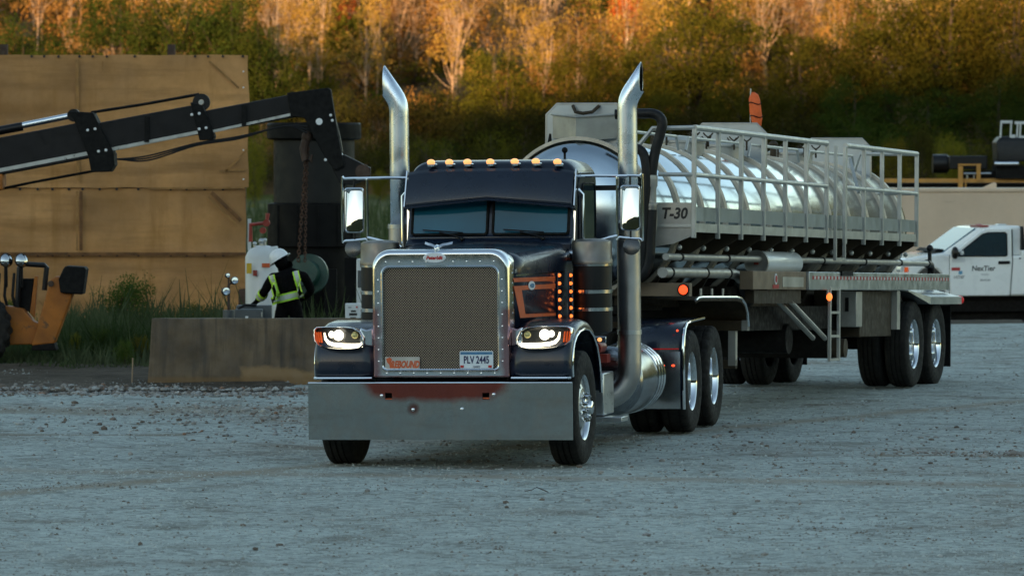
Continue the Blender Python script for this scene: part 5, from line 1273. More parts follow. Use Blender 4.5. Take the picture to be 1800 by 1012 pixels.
def tarp_wall():
    Y = 83.0; R = lambda px, py: at(px, py, Y)
    root = empty("tarp_wall", R(200, 590, ), 0, "tall rust stained tan tarp wall at the left behind the weeds", "wall"); O = Vector(root.location)
    rows = [(-70, 437, 97, 330, 0.), (-70, 432, 331, 446, .04), (-70, 434, 447, 600, .09)]
    for q, (a, b, t, bt, dy) in enumerate(rows):
        A = R(a, t, ) - O; B = R(b, bt) - O; nx, nz_ = 90, 26 if q == 0 else 16; g = []
        for j in range(nz_ + 1):
            w = j / nz_; r = []
            for i in range(nx + 1):
                u = i / nx; x = A.x + (B.x - A.x) * u; z = A.z + (B.z - A.z) * w
                edge = min(1, 6 * w, 6 * (1 - w))
                y = dy + .06 * edge * nz2(x, z, .9, q) + .075 * edge * sm(.75, .2, u) * mnoise.noise(Vector((x * .35, z * 3.2, q * 3.))) + .012 * mnoise.noise(Vector((x * 3, z * 1.0, q)))
                if q == 0 and u > .985: z += .02 * nz2(x, z, 2.)
                r.append((x + (.03 * nz2(0, z, 1.5) if i == nx else 0), y, z + (.012 * nz2(x, 0, 2.2, q) if j in (0, nz_) else 0)))
            g.append(r)
        tpn = MB().loft(g, closed=False, caps=False).build("tarp_panel", "tarp", root, True, 180)
        gr = [(px, t + 2.5) for px in (56, 78, 103, 140, 163, 188, 237, 343, 366, 392, 427)] if q == 0 else [(px, t + 1.5) for px in (35, 66, 92, 121, 145, 175, 205, 243, 300, 328, 360, 392)]
        for px, py in gr:
            p = R(px, py) - O; MB().cyl((p.x, dy - .035, p.z), (p.x, dy - .02, p.z), .022, 8).build("grommet", "ink_black", tpn)
        if q == 0:
            for py in (126, 154, 238, 264, 315):
                p = R(428, py) - O; MB().cyl((p.x, dy - .03, p.z), (p.x, dy - .02, p.z), .014, 8).build("grommet", "white_enamel", tpn)
    # webbing and rusty strap marks sewn to the panels
    for pts, w in ((((143, 336), (143, 440)), .05), (((136, 336), (136, 440)), .03), (((372, 338), (424, 388)), .06), (((366, 345), (418, 396)), .03), (((396, 302), (436, 262)), .03), (((385, 300), (430, 298)), .022), (((0, 446), (432, 446)), .05), (((260, 331), (430, 330)), .03), (((181, 108), (181, 125)), .02), (((136, 105), (138, 318)), .05), (((368, 108), (420, 155)), .03)):
        P = [R(*p) - O - Vector((0, .055, 0)) for p in pts]
        MB().beam(P[0], P[1], .006, w, (0, 0, 1) if abs(P[0].x - P[1].x) > abs(P[0].z - P[1].z) else (1, 0, 0)).build("sewn_strap", "tarp_stain" if w >= .05 and pts[0][1] > 330 else "tarp_strap", root)
    for px in (-60, 5, 150, 300, 425):
        p = R(px, 78 if px in (5, 300) else 105) - O; MB().bb(p.x - .06, p.x + .06, .12, .24, 0 - .2, p.z).build("post", "rusty_pole", root)
    for py in (110, 330, 446): z = (R(0, py) - O).z; MB().bb((R(-70, 0) - O).x, (R(430, 0) - O).x, .11, .119, z - .05, z + .05).build("rail", "rusty_pole", root)
mat("tarp_strap", (.30, .15, .045), .8, 0, .3, 5)
tarp_wall()

# ---------------------------------------------------------------- yellow crane with black telescopic boom
def crane():
    Y = 69.0; R = lambda px, py, d=0.: at(px, py, Y + d)
    O = R(40, 0); O.z = 0
    root = empty("crane", O, 0, "yellow wheeled crane at the left with a long black telescopic boom", "crane"); P = lambda px, py, d=0.: R(px, py, d) - O
    def sec(name, t0, t1, b1, b0, w, m="boom_black"):      # side outline in photo pixels, extruded to a box section
        q = [P(*t0), P(*t1), P(*b1), P(*b0)]
        return MB().loft([[p + Vector((0, -w / 2, 0)) for p in q], [p + Vector((0, w / 2, 0)) for p in q]]).build(name, m, root, False, bevel=.012)
    s1 = sec("boom_section", (-260, 292), (166, 211), (180, 274), (-260, 357), .42)
    s2 = sec("boom_section", (160, 219), (346, 184), (352, 236), (172, 268), .34)
    s3 = sec("boom_section", (340, 199), (530, 163), (532, 204), (345, 238), .27)
    for s, a, b, w, h in ((s1, (-200, 338), (165, 268), .425, .05), (s2, (195, 263), (352, 232), .345, .045), (s3, (375, 231), (524, 199), .275, .035)):
        p, q = P(*a), P(*b); MB().beam(p, q, w, h).build("wear_strip", "aluminium", s)
    for t in ((-260, 305, -262, 345),): MB().bb(P(-420, 0).x, P(8, 0).x, -.27, .27, P(0, 334).z, P(0, 306).z).build("base_section", "machine_yellow", root, bevel=.02)
    def collar(poly, w, bolts):
        q = [P(*p) for p in poly]; c = MB().loft([[p + Vector((0, -w / 2, 0)) for p in q], [p + Vector((0, w / 2, 0)) for p in q]]).build("boom_collar", "black_dull", root, False, bevel=.012)
        for b in bolts: p = P(*b); MB().ball(p - Vector((0, w / 2 + .004, 0)), (.020, .012, .020), 8, 5).build("bolt", "white_enamel", c)
        return c
    collar([(122, 196), (166, 198), (203, 270), (204, 290), (196, 302), (163, 303), (158, 275), (133, 212)], .54, [(157, 229), (170, 227), (176, 266), (189, 264)])
    collar([(336, 180), (358, 186), (379, 240), (376, 246), (352, 247), (350, 236)], .44, [(339, 202), (352, 200), (352, 227), (364, 225)])
    hd = collar([(505, 164), (577, 155), (582, 158), (594, 232), (606, 292), (590, 300), (574, 280), (552, 240), (536, 208), (512, 205)], .36, [(582, 203), (585, 212), (573, 281)])
    p = P(562, 214); MB().cyl(p - Vector((0, .20, 0)), p + Vector((0, .20, 0)), .045, 16).build("head_pin", "white_enamel", hd)
    def wheelset(px, py, r, w):
        p = P(px, py); MB().lathe([(r * .35, -w / 2), (r, -w / 2), (r, -w / 4), (r * .85, 0), (r, w / 4), (r, w / 2), (r * .35, w / 2)], p, (0, 1, 0), 24, closed=True).build("pulley", "black_paint", root)
        MB().cyl(p - Vector((0, w * .6, 0)), p + Vector((0, w * .6, 0)), r * .3, 12).build("pulley_pin", "aluminium", root)
    wheelset(354, 180, .115, .14); wheelset(130, 203, .085, .16)
    MB().tube([P(-200, 268), P(40, 222)], .06, 14).build("hydraulic_barrel", "boom_black", root)
    MB().tube([P(-60, 241), P(122, 204)], .042, 14).build("hydraulic_rod", "chrome", root)
    MB().tube([P(160, 198), P(250, 184), P(350, 166)], .02, 8).build("extension_chain", "black_dull", root)
    MB().tube([P(-60, 345), P(60, 320), P(168, 300)], .018, 8).build("extension_chain", "black_dull", root)
    for k, dy in enumerate((-.10, 0., .09)):
        MB().hose([P(205, 280, -.2), P(260, 274 + 4 * k, -.2), P(345, 252 + 2 * k, -.2), P(420, 240 + 2 * k, -.2), P(500, 222, -.2), P(540, 222 + 6 * k, -.2)], .012, 6).build("hydraulic_hose", "hose", root)
    for px, r0, r1 in ((260, 205, 250), (430, 185, 222)): MB().bb(P(px, 0).x - .03, P(px, 0).x + .03, -.215, -.17, P(0, r1).z, P(0, r0).z).build("hose_clip", "black_dull", root)
    # tilting jib links below the head
    MB().tube([P(583, 205), P(592, 240), P(597, 268)], .05, 10).build("jib_cylinder", "boom_black", root)
    MB().tube([P(590, 250), P(601, 275)], .022, 10).build("jib_rod", "chrome", root)
    j = [(578, 274), (606, 272), (652, 295), (651, 312), (620, 326), (598, 322), (586, 300)]; q = [P(*p) for p in j]
    MB().loft([[p + Vector((0, -.1, 0)) for p in q], [p + Vector((0, .1, 0)) for p in q]]).build("jib_link", "boom_black", root, False, bevel=.01)
    p = P(638, 302); MB().cyl(p - Vector((0, .14, 0)), p + Vector((0, .14, 0)), .10, 16).build("jib_pin", "rusty_pole", root)
    MB().tube([P(598, 296), P(604, 318), P(606, 350)], .02, 8).build("jib_hose", "hose", root)
    # machine body mostly outside the picture
    MB().bb(P(-420, 0).x, P(-36, 0).x, -.9, .9, .55, 1.25).build("carrier_body", "machine_yellow", root, bevel=.04)
    MB().bb(P(-360, 0).x, P(-280, 0).x, -.3, .3, 1.2, P(0, 320).z).build("pillar", "machine_yellow", root, bevel=.03)
    # tyre with block tread
    c = Vector((P(-40, 0).x, -.75, .53)); prof = [(.27, -.15), (.34, -.175), (.46, -.18), (.51, -.165), (.535, -.12), (.54, 0), (.535, .12), (.51, .165), (.46, .18), (.34, .175), (.27, .15)]
    ty = MB().lathe(prof, c, (0, 1, 0), 72, rfun=lambda j, k, r: r - (.035 if r > .5 and (k + (0 if prof[j][1] < 0 else 2)) % 4 < 2 else 0)).build("tyre", "rubber", root, True, 25)
    MB().lathe([(0, -.08), (.16, -.08), (.25, -.12), (.275, -.14), (.275, .1)], c, (0, 1, 0), 32).build("rim", "machine_yellow", ty)
    # stabiliser leg, foot box, upright with radiator panel
    def slab(name, poly, y0, y1, m, b=.012):
        q = [P(*p) for p in poly]; return MB().loft([[p + Vector((0, y0, 0)) for p in q], [p + Vector((0, y1, 0)) for p in q]]).build(name, m, root, False, bevel=b)
    slab("stabiliser_leg", [(64, 604), (97, 489), (105, 484), (113, 484), (136, 514), (104, 600)], -.72, -.42, "machine_yellow", .02)
    slab("stabiliser_shoe", [(66, 603), (104, 599), (108, 612), (64, 612)], -.76, -.38, "chassis")
    slab("foot_box", [(115, 512), (112, 488), (120, 470), (124, 465), (158, 467), (160, 472), (154, 515)], -.80, -.36, "black_dull", .02)
    p = P(98, 496); MB().cyl(p + Vector((0, -.76, 0)), p + Vector((0, -.72, 0)), .04, 12).build("pivot_bolt", "rusty_pole", root)
    slab("base_web", [(-60, 605), (-60, 528), (20, 535), (48, 540), (66, 562), (76, 566), (66, 602)], -.62, -.3, "machine_yellow", .015)
    slab("cooler_panel", [(34, 540), (39, 488), (65, 488), (57, 546)], -.40, -.34, "black_dull", .008)
    slab("cooler_frame", [(31, 538), (37, 484), (41, 484), (36, 542)], -.44, -.34, "machine_yellow", .006)
    slab("cooler_frame", [(58, 548), (66, 484), (72, 484), (66, 556)], -.44, -.34, "machine_yellow", .006)
    MB().tube([P(30, 545, -.5), P(34, 470, -.5), P(44, 464, -.5), P(78, 466, -.5), P(82, 470, -.5), P(78, 510, -.5)], .035, 8).build("guard_frame", "black_paint", root)
    for px, py in ((10, 458), (37, 458)):
        p = P(px, py, -.55); w = MB().lathe([(0, -.09), (.05, -.08), (.085, -.02), (.095, .02), (.09, .03)], p, (.5, -.8, .2), 18).build("work_light", "black_paint", root)
        MB().lathe([(.092, .022), (.06, .045), (0, .055)], p, (.5, -.8, .2), 18).build("work_light_lens", "mirror_glass", w)
        MB().cyl(p, p + Vector((0, .05, -.35)), .025, 8).build("light_stem", "black_paint", w)
    for dx in (-6, 6, 20): MB().tube([P(dx + 5, 480, -.45), P(dx + 2, 520, -.5), P(dx + 10, 552, -.45)], .02, 8).build("hydraulic_hose", "hose", root)
crane()
# hoist chains hanging from the boom head, carrying the green flange
def chain(name, pts, label, m="rusty_chain", rl=.035, r=.0085):
    pts = [Vector(p) for p in pts]; mb = MB(); i = 0
    L = sum((b - a).length for a, b in zip(pts, pts[1:])); n = int(L / (rl * 1.35))
    for i in range(n):
        t = i / n * L; k = 0
        while k < len(pts) - 2 and t > (pts[k + 1] - pts[k]).length: t -= (pts[k + 1] - pts[k]).length; k += 1
        d = (pts[k + 1] - pts[k]); c = pts[k] + d.normalized() * t; d.normalize()
        sd = Vector((1, 0, 0)) if i % 2 else Vector((0, 1, 0)); sd = (sd - d * sd.dot(d)).normalized()
        mb.tube([c + d * (rl * math.cos(a)) + sd * (rl * .55 * math.sin(a)) for a in [2 * math.pi * q / 8 for q in range(9)]], r, 4, cap=False)
    o = mb.build(name, m, None, True, 60); tag(o, label, "chain"); return o
mat("rusty_chain", (.075, .035, .02), .7, .3, .3, 20)
chain("hoist_chain", [at(540, 245, 69), at(534, 330, 69), at(524, 462, 69)], "rusty hoist chain from the boom head to the left of the green flange")
chain("hoist_chain", [at(542, 245, 69), at(538, 340, 69), at(536, 462, 69)], "thin rusty chain hanging to the middle of the green flange", rl=.03, r=.006)
hk = MB().tube([at(539, 238, 69), at(533, 262, 69), at(536, 282, 69), at(546, 284, 69), at(549, 272, 69)], [.05, .055, .045, .035, .015], 10).ball(at(540, 240, 69), .075, 10, 8).build("hoist_hook", "rusty_pole", None)
tag(hk, "dark hoist hook under the black boom head", "hook")
# green blind flange
def flange():
    c = at(543, 482, 69.2); root = empty("green_flange", (c.x, c.y, c.z), 0, "dark green bolted flange hanging on the chain behind the worker", "flange")
    ax = Vector((-.25, -1, .12)); MB().lathe([(0, -.06), (.13, -.06), (.15, -.03), (.26, -.03), (.27, -.02), (.27, .05), (.18, .06), (.17, .22), (0, .22)], (0, 0, 0), ax, 36).build("flange_disc", "flange_green", root, True, 35)
    z = ax.normalized(); u = z.cross(Vector((0, 0, 1))).normalized(); w = z.cross(u)
    for i in range(10):
        a = 2 * math.pi * i / 10; p = (u * math.cos(a) + w * math.sin(a)) * .215
        MB().cyl(p - z * .055, p + z * .0, .022, 6).build("bolt", "chassis", root)
flange()

# ---------------------------------------------------------------- dark vessel
def vessel():
    Y = 77.0; c = at(552, 0, Y); c.z = 0; s = F / Y; Z = lambda row: H - (row - HOR) / s
    root = empty("steel_vessel", c, 0, "tall dark steel vessel with a wide flanged top behind the crane hook", "vessel")
    MB().lathe([(0, Z(217)), (.68, Z(216)), (.70, Z(219)), (.70, Z(243)), (.66, Z(246))], (0, 0, 0), (0, 0, 1), 48).build("top_flange", "vessel", root, True, 35)
    MB().lathe([(.60, Z(243)), (.60, Z(360))], (0, 0, 0), (0, 0, 1), 48).build("shell", "vessel_light", root)
    MB().lathe([(.60, Z(356)), (.69, Z(358)), (.69, Z(432)), (.61, Z(434))], (0, 0, 0), (0, 0, 1), 48).build("jacket_band", "vessel", root, True, 35)
    MB().lathe([(.61, Z(432)), (.61, 0)], (0, 0, 0), (0, 0, 1), 48).build("base_shell", "vessel", root)
    for a in (-2.4, -1.9, -1.45, -1.0, -.6): MB().bb(.695 * math.cos(a) - .012, .695 * math.cos(a) + .012, .695 * math.sin(a) - .012, .695 * math.sin(a) + .012, Z(430), Z(360)).build("seam_bar", "vessel", root)
    MB().bb(-.45, -.25, -1.05, -.6, 0, Z(470)).build("pipe_support", "vessel", root)
    for px in (585, 620): x = (px - 552) / s; MB().bb(x - .09, x + .09, -1.0, -.8, 0, Z(470 if px < 600 else 450)).build("leg_post", "vessel", root)
vessel()
# white pump skid
def skid():
    Y = 72.0; s = F / Y; Z = lambda r: H - (r - HOR) / s; X = lambda px: (px - 462) / s
    c = at(462, 0, Y); c.z = 0; root = empty("pump_unit", c, 0, "white pump unit with yellow label left of the worker", "pump")
    MB().lathe([(.24, .3), (.245, Z(452)), (.20, Z(440)), (.10, Z(432)), (0, Z(430))], (X(462), 0, 0), (0, 0, 1), 32).build("pump_body", "white_paint", root, True, 40)
    MB().bb(X(436), X(488), -.05, .28, .2, Z(446)).build("cabinet", "white_paint", root, bevel=.02)
    MB().bb(X(435), X(444), -.262, -.245, Z(480), Z(462)).build("warning_label", "sign_yellow", root)
    MB().bb(X(462), X(476), -.262, -.245, Z(469), Z(462)).build("warning_label", "orange_vinyl", root)
    MB().cyl((X(450), -.27, Z(484)), (X(450), -.27, Z(474)), .03, 10).build("knob", "red_enamel", root)
    MB().loft([[(X(470), -.15, Z(450)), (X(490), -.15, Z(446)), (X(490), .1, Z(446)), (X(470), .1, Z(450))], [(X(474), -.1, Z(434)), (X(488), -.1, Z(432)), (X(488), .08, Z(432)), (X(474), .08, Z(434))]]).build("hood_scoop", "white_paint", root, bevel=.015)
    for a, b, r in ((448, 428, .02), (460, 424, .03), (466, 422, .02)): MB().cyl((X(a), -.05, Z(445)), (X(a), -.05, Z(b)), r, 10).ball((X(a), -.05, Z(b)), r * 1.5, 8, 6).build("fitting", "aluminium", root)
    MB().tube([(X(440), .1, Z(425)), (X(440), .1, Z(395)), (X(468), .1, Z(392)), (X(470), .1, Z(375))], .03, 8).build("red_pipe", "red_enamel", root)
    for px, py, r in ((468, 392, .05), (462, 405, .045)): MB().cyl((X(px), .0, Z(py)), (X(px), .12, Z(py)), r, 12).build("valve_wheel", "red_enamel", root)
    MB().bb(X(434), X(440), .2, .24, Z(440), Z(385)).build("sight_panel", "white_paint", root)
skid()
# gauge post, grey case, white meter box, sundry
def gauges():
    Y = 66.2; s = F / Y; Z = lambda r: H - (r - HOR) / s; X = lambda px: (px - 402) / s
    c = at(402, 0, Y); c.z = 0; root = empty("gauge_post", c, 0, "post of round pressure gauges standing behind the barrier", "gauge")
    MB().cyl((0, 0, 0), (0, 0, Z(545)), .075, 18).build("base_drum", "grey_box", root)
    MB().cyl((0, 0, Z(545)), (0, 0, Z(500)), .018, 10).cyl((X(394), 0, Z(514)), (X(402), 0, Z(512)), .014, 8).cyl((0, 0, Z(500)), (X(412), 0, Z(494)), .014, 8).cyl((0, 0, Z(500)), (0, 0, Z(487)), .012, 8).build("stem", "rusty_pole", root)
    for px, py, r in ((397, 512, .055), (412, 493, .050), (400, 484, .030)):
        g = MB().lathe([(0, -.03), (r * .9, -.03), (r, -.02), (r, .03), (0, .035)], (X(px), -.01, Z(py)), (-.3, 1, -.1), 20).build("gauge", "black_paint", root)
        MB().lathe([(0, -.034), (r * .82, -.033)], (X(px), -.01, Z(py)), (-.3, 1, -.1), 20).build("gauge_glass", "mirror_glass", g)
gauges()
Y = 65.6; s = F / Y
c = at(444, 0, Y); gb = empty("grey_case", (c.x, Y, 0), 0, "grey equipment case on a stand behind the barrier, left of the worker", "case")
Zr = lambda r: H - (r - HOR) / s
MB().bb((413 - 444) / s, (462 - 444) / s, -.1, .16, Zr(562), Zr(543)).build("case_body", "grey_box", gb, bevel=.012)
MB().bb((414 - 444) / s, (476 - 444) / s, .16, .36, Zr(566), Zr(537)).build("case_lid", "grey_box", gb, bevel=.012)
MB().bb((432 - 444) / s, (437 - 444) / s, -.112, -.101, Zr(560), Zr(555)).build("case_label", "white_enamel", gb)
MB().cyl((.12, -.112, Zr(557)), (.12, -.112, Zr(548)), .008, 6).build("latch", "aluminium", gb)
for x in (-.2, .1): MB().bb(x - .03, x + .03, 0, .2, 0, Zr(562)).build("stand_leg", "chassis", gb)
MB().tube([((418 - 444) / s, 0, Zr(543)), ((430 - 444) / s, 0, Zr(536)), ((450 - 444) / s, .05, Zr(537))], .018, 8).build("cable", "hose", gb)
Y = 66.0; s = F / Y; Zr = lambda r: H - (r - HOR) / s
c = at(620, 0, Y); wb = empty("meter_box", (c.x, Y, 0), 0, "small white electrical box with dark displays behind the barrier", "box")
MB().bb(-13 / s, 14 / s, -.05, .12, Zr(566), Zr(533)).build("box_body", "white_paint", wb, bevel=.01)
for (x0, x1, r0, r1, m) in ((-3, 6, 548, 545, "ink_black"), (-6, 8, 554, 550, "ink_black"), (-4, 6, 560, 557, "ink_black"), (6, 9, 541, 538, "ink_red"), (-8, -2, 541, 539, "ink_grey")):
    MB().bb(x0 / s, x1 / s, -.056, -.051, Zr(r0), Zr(r1)).build("display", m, wb)
MB().bb(-.05, .05, -.02, .08, 0, Zr(566)).build("box_post", "chassis", wb)
c = at(637, 0, 71.); pb = empty("pale_cabinet", (c.x, 71., 0), 0, "narrow pale cabinet seen just left of the chrome grille", "cabinet")
s = F / 71.; Zr = lambda r: H - (r - HOR) / s
MB().bb(-10 / s, 6 / s, -.1, .3, 0, Zr(455)).build("cabinet_body", "white_paint", pb, bevel=.015)
MB().bb(-8 / s, 3 / s, -.112, -.101, Zr(505), Zr(475)).build("cabinet_door", "grey_box", pb)
# stake, litter, leaf
c = at(232, 672, 63.8); st = MB().cyl((c.x, 63.8, 0), (c.x + .01, 63.8, .33), .009, 6).build("marker_stake", "bark_pale", None); tag(st, "thin pale stake standing in the gravel left of the barrier", "stake")
c = at(77, 632, 71.5); lt = MB().loft([[(c.x + x, c.y + y, .06 + z) for x, y, z in q] for q in (((-.045, -.02, .0), (.04, -.03, .0), (.05, .03, .0), (-.04, .03, .01)), ((-.05, -.03, .05), (.02, -.03, .075), (.04, .02, .06), (-.03, .03, .05)))]).build("litter", "paper_litter", None, False); tag(lt, "crumpled white piece of litter on the soil by the crane", "litter")
c = at(943, 869, 43.4); lf = MB().loft([[(c.x + x, c.y + y * 2.2, z * 1.7 + .016) for x, y, z in q] for q in (((-.10, 0, .004), (-.04, -.004, .01), (.0, -.03, .028), (.05, -.02, .012), (.10, 0, .0)), ((-.10, .006, .006), (-.04, .01, .012), (0, .04, .02), (.05, .03, .014), (.10, .006, .002)))], closed=False, caps=False).build("fallen_leaf", "dry_leaf", None, True, 60, solid=.003); tag(lf, "dark curled leaf lying on the gravel in front of the tractor", "leaf")

# ---------------------------------------------------------------- worker
def worker():
    Y = 67.6; s = F / Y; c = at(508, 0, Y); O = Vector((c.x, Y, 0)); Z = lambda r: H - (r - HOR) / s; X = lambda px: (px - 508) / s
    root = empty("person", O, 0, "worker in white hard hat and black jacket with reflective bands bending behind the barrier", "person")
    V = []; E = []; Rr = []
    def n(p, r, par=None):
        V.append(p); Rr.append(r if isinstance(r, tuple) else (r, r)); i = len(V) - 1
        if par is not None: E.append((par, i))
        return i
    pel = n((.0, .0, .90), (.165, .125))
    sp1 = n((-.005, .015, 1.02), (.165, .125), pel); sp2 = n((-.01, .04, 1.15), (.18, .135), sp1); sp3 = n((-.015, .085, 1.26), (.185, .135), sp2); nk = n((-.03, .13, 1.335), (.085, .085), sp3)
    hd1 = n((-.085, .19, 1.39), (.078, .085), nk); hd2 = n((-.105, .20, 1.46), (.088, .098), hd1); hd3 = n((-.11, .20, 1.52), (.06, .07), hd2)
    for sg in (-1, 1):
        hip = n((sg * .10, 0, .80), (.105, .115), pel); kn = n((sg * .13, -.02 + .03 * sg, .47), (.075, .08), hip); an = n((sg * .14, -.01, .10), (.05, .055), kn); n((sg * .15, .12, .05), (.045, .04), an)
    def arm(sh, el, wr, dirn, par):
        a = n(sh, .082, par); m1 = n(tuple(Vector(sh).lerp(Vector(el), .5)), .070, a); e = n(el, .058, m1); m2 = n(tuple(Vector(el).lerp(Vector(wr), .5)), .052, e); w = n(wr, .036, m2)
        d = Vector(dirn).normalized(); sd = d.cross(Vector((0, 0, 1))).normalized(); up = sd.cross(d); W = Vector(wr)
        pm = n(tuple(W + d * .05), (.038, .022), w)
        for q, (o, ln) in enumerate(((-.030, .062), (-.010, .074), (.010, .070), (.030, .056))):
            b = n(tuple(W + d * .085 + sd * o), .011, pm); b2 = n(tuple(W + d * (.085 + ln * .55) + sd * o - up * .012), .010, b); n(tuple(W + d * (.085 + ln * .8) + sd * o - up * .035), .008, b2)
        t1 = n(tuple(W + d * .045 + sd * -.042 - up * .01), .012, pm); n(tuple(W + d * .08 + sd * -.055 - up * .03), .010, t1)
    arm((-.215, .09, 1.235), (-.335, .10, 1.02), (-.44, .30, .90), (-.3, .9, -.2), sp3)
    arm((.19, .09, 1.245), (.285, .16, 1.06), (.20, .40, .95), (-.3, .9, -.1), sp3)
    me = bpy.data.meshes.new("body"); me.from_pydata(V, E, []); b = bpy.data.objects.new("body", me); col.objects.link(b); b.parent = root; me.materials.append(MATS["jacket"])
    md = b.modifiers.new("skin", 'SKIN'); md.use_smooth_shade = True; md.branch_smoothing = .6
    for i, r in enumerate(Rr): me.skin_vertices[0].data[i].radius = r; me.skin_vertices[0].data[i].use_root = (i == 0)
    ss = b.modifiers.new("sub", 'SUBSURF'); ss.levels = 2; ss.render_levels = 2
    # hair and nape between collar and hat, face turned away to the left
    MB().ball((-.105, .185, 1.435), (.098, .105, .11), 16, 12).build("hood", "jacket", root)
    fc = MB().ball((-.145, .255, 1.43), (.055, .055, .085), 14, 10).ball((-.165, .315, 1.435), (.012, .02, .02), 8, 6).ball((-.20, .23, 1.44), (.01, .018, .028), 8, 6).build("face", "skin", root)
    rot = Vector((0, 0, 1)).rotation_difference(Vector((-.52, .10, .85))).to_matrix()
    hc = Vector((-.135, .20, 1.465)); prof = [(.128, -.012), (.132, 0), (.128, .03), (.115, .07), (.088, .105), (.05, .125), (0, .132)]
    h = MB().lathe(prof, hc, rot @ Vector((0, 0, 1)), 28); ax = rot @ Vector((0, 0, 1))
    h.lathe([(.125, -.014), (.158, -.018), (.158, -.011), (.128, -.002)], hc, ax, 28).build("hard_hat", "hat_white", root, True, 50)
    # reflective bands wrapped on the jacket
    def band(name, path, w, m, off, parent=root):
        P = [Vector(p) for p in path]; g = []
        for i, p in enumerate(P):
            d = (P[min(i + 1, len(P) - 1)] - P[max(0, i - 1)]).normalized(); sd = d.cross(Vector((0, -1, 0))).normalized()
            g.append([p + sd * (w * k / 4) for k in (-2, -1, 0, 1, 2)])
        o = MB().loft(g, closed=False, caps=False).build(name, m, parent, True, 180)
        k = o.modifiers.new("wrap", 'SHRINKWRAP'); k.target = b; k.wrap_method = 'PROJECT'; k.use_project_y = True; k.use_negative_direction = False; k.use_positive_direction = True; k.offset = off; k.wrap_mode = 'ABOVE_SURFACE'
        return o
    lin = lambda a, c_, n_=10: [Vector(a).lerp(Vector(c_), i / n_) for i in range(n_ + 1)]
    for (a, c_) in (((X(477), -.4, Z(484)), (X(489), -.4, Z(522))), ((X(519), -.4, Z(477)), (X(529), -.4, Z(516)))):
        band("lime_band", lin(a, c_), .082, "hi_vis", .006); band("silver_band", lin(a, c_), .046, "silver_tape", .010)
    w0 = [(X(480), -.4, Z(528)), (X(500), -.4, Z(523)), (X(520), -.4, Z(518)), (X(534), -.4, Z(518))]
    wp = sum([lin(w0[i], w0[i + 1], 6)[: 6 if i < 2 else 7] for i in range(3)], [])
    band("lime_band", wp, .105, "hi_vis", .008); band("silver_band", wp, .06, "silver_tape", .012)
    # forearm band: a short sleeve round the left forearm
    a = Vector((-.335, .10, 1.02)); e = Vector((-.44, .30, .90)); d = (e - a).normalized()
    MB().tube([a + d * .0, a + d * .035, a + d * .095, a + d * .13], [.066, .072, .069, .062], 16, cap=False).build("sleeve_band", "hi_vis", root)
    MB().tube([a + d * .04, a + d * .07, a + d * .095], [.073, .073, .071], 16, cap=False).build("sleeve_tape", "silver_tape", root)
worker()

# ---------------------------------------------------------------- beige tank, rig and pickup at the right
def beige():
    Y = 116.0; s = F / Y; Z = lambda r: H - (r - HOR) / s
    a = at(1490, 0, Y); b = at(2000, 0, Y); root = empty("beige_tank", ((a.x + b.x) / 2, Y, -.54), 0, "long beige steel holding tank behind the white pickup", "tank")
    hx = (b.x - a.x) / 2; zt = Z(335) + .54
    MB().bb(-hx, hx, 0, 2.4, .16, zt).build("tank_box", "beige_tank", root, bevel=.05, seg=3)
    MB().bb(-hx, hx, -.03, 2.43, zt - .03, zt + .05).build("top_rim", "beige_tank", root, bevel=.01)
    for i in range(8): x = -hx + .4 + i * (2 * hx - .8) / 7; MB().bb(x - .01, x + .01, -.006, .0, .2, zt - .06).build("weld_seam", "beige_tank", root)
    MB().bb(-hx, hx, .1, 2.3, 0, .16).build("skid_base", "chassis", root)
    for px in (1743, 1815):
        x = (px - CX) / s - root.location.x; q = [(-.16, 0), (.14, 0), (.14, .10), (.11, .13), (.07, .13), (-.16, .02)]
        MB().loft([[(x + u, .3, zt + .05 + w) for u, w in q], [(x + u, .36, zt + .05 + w) for u, w in q]]).build("lifting_lug", "beige_tank", root, False)
beige()
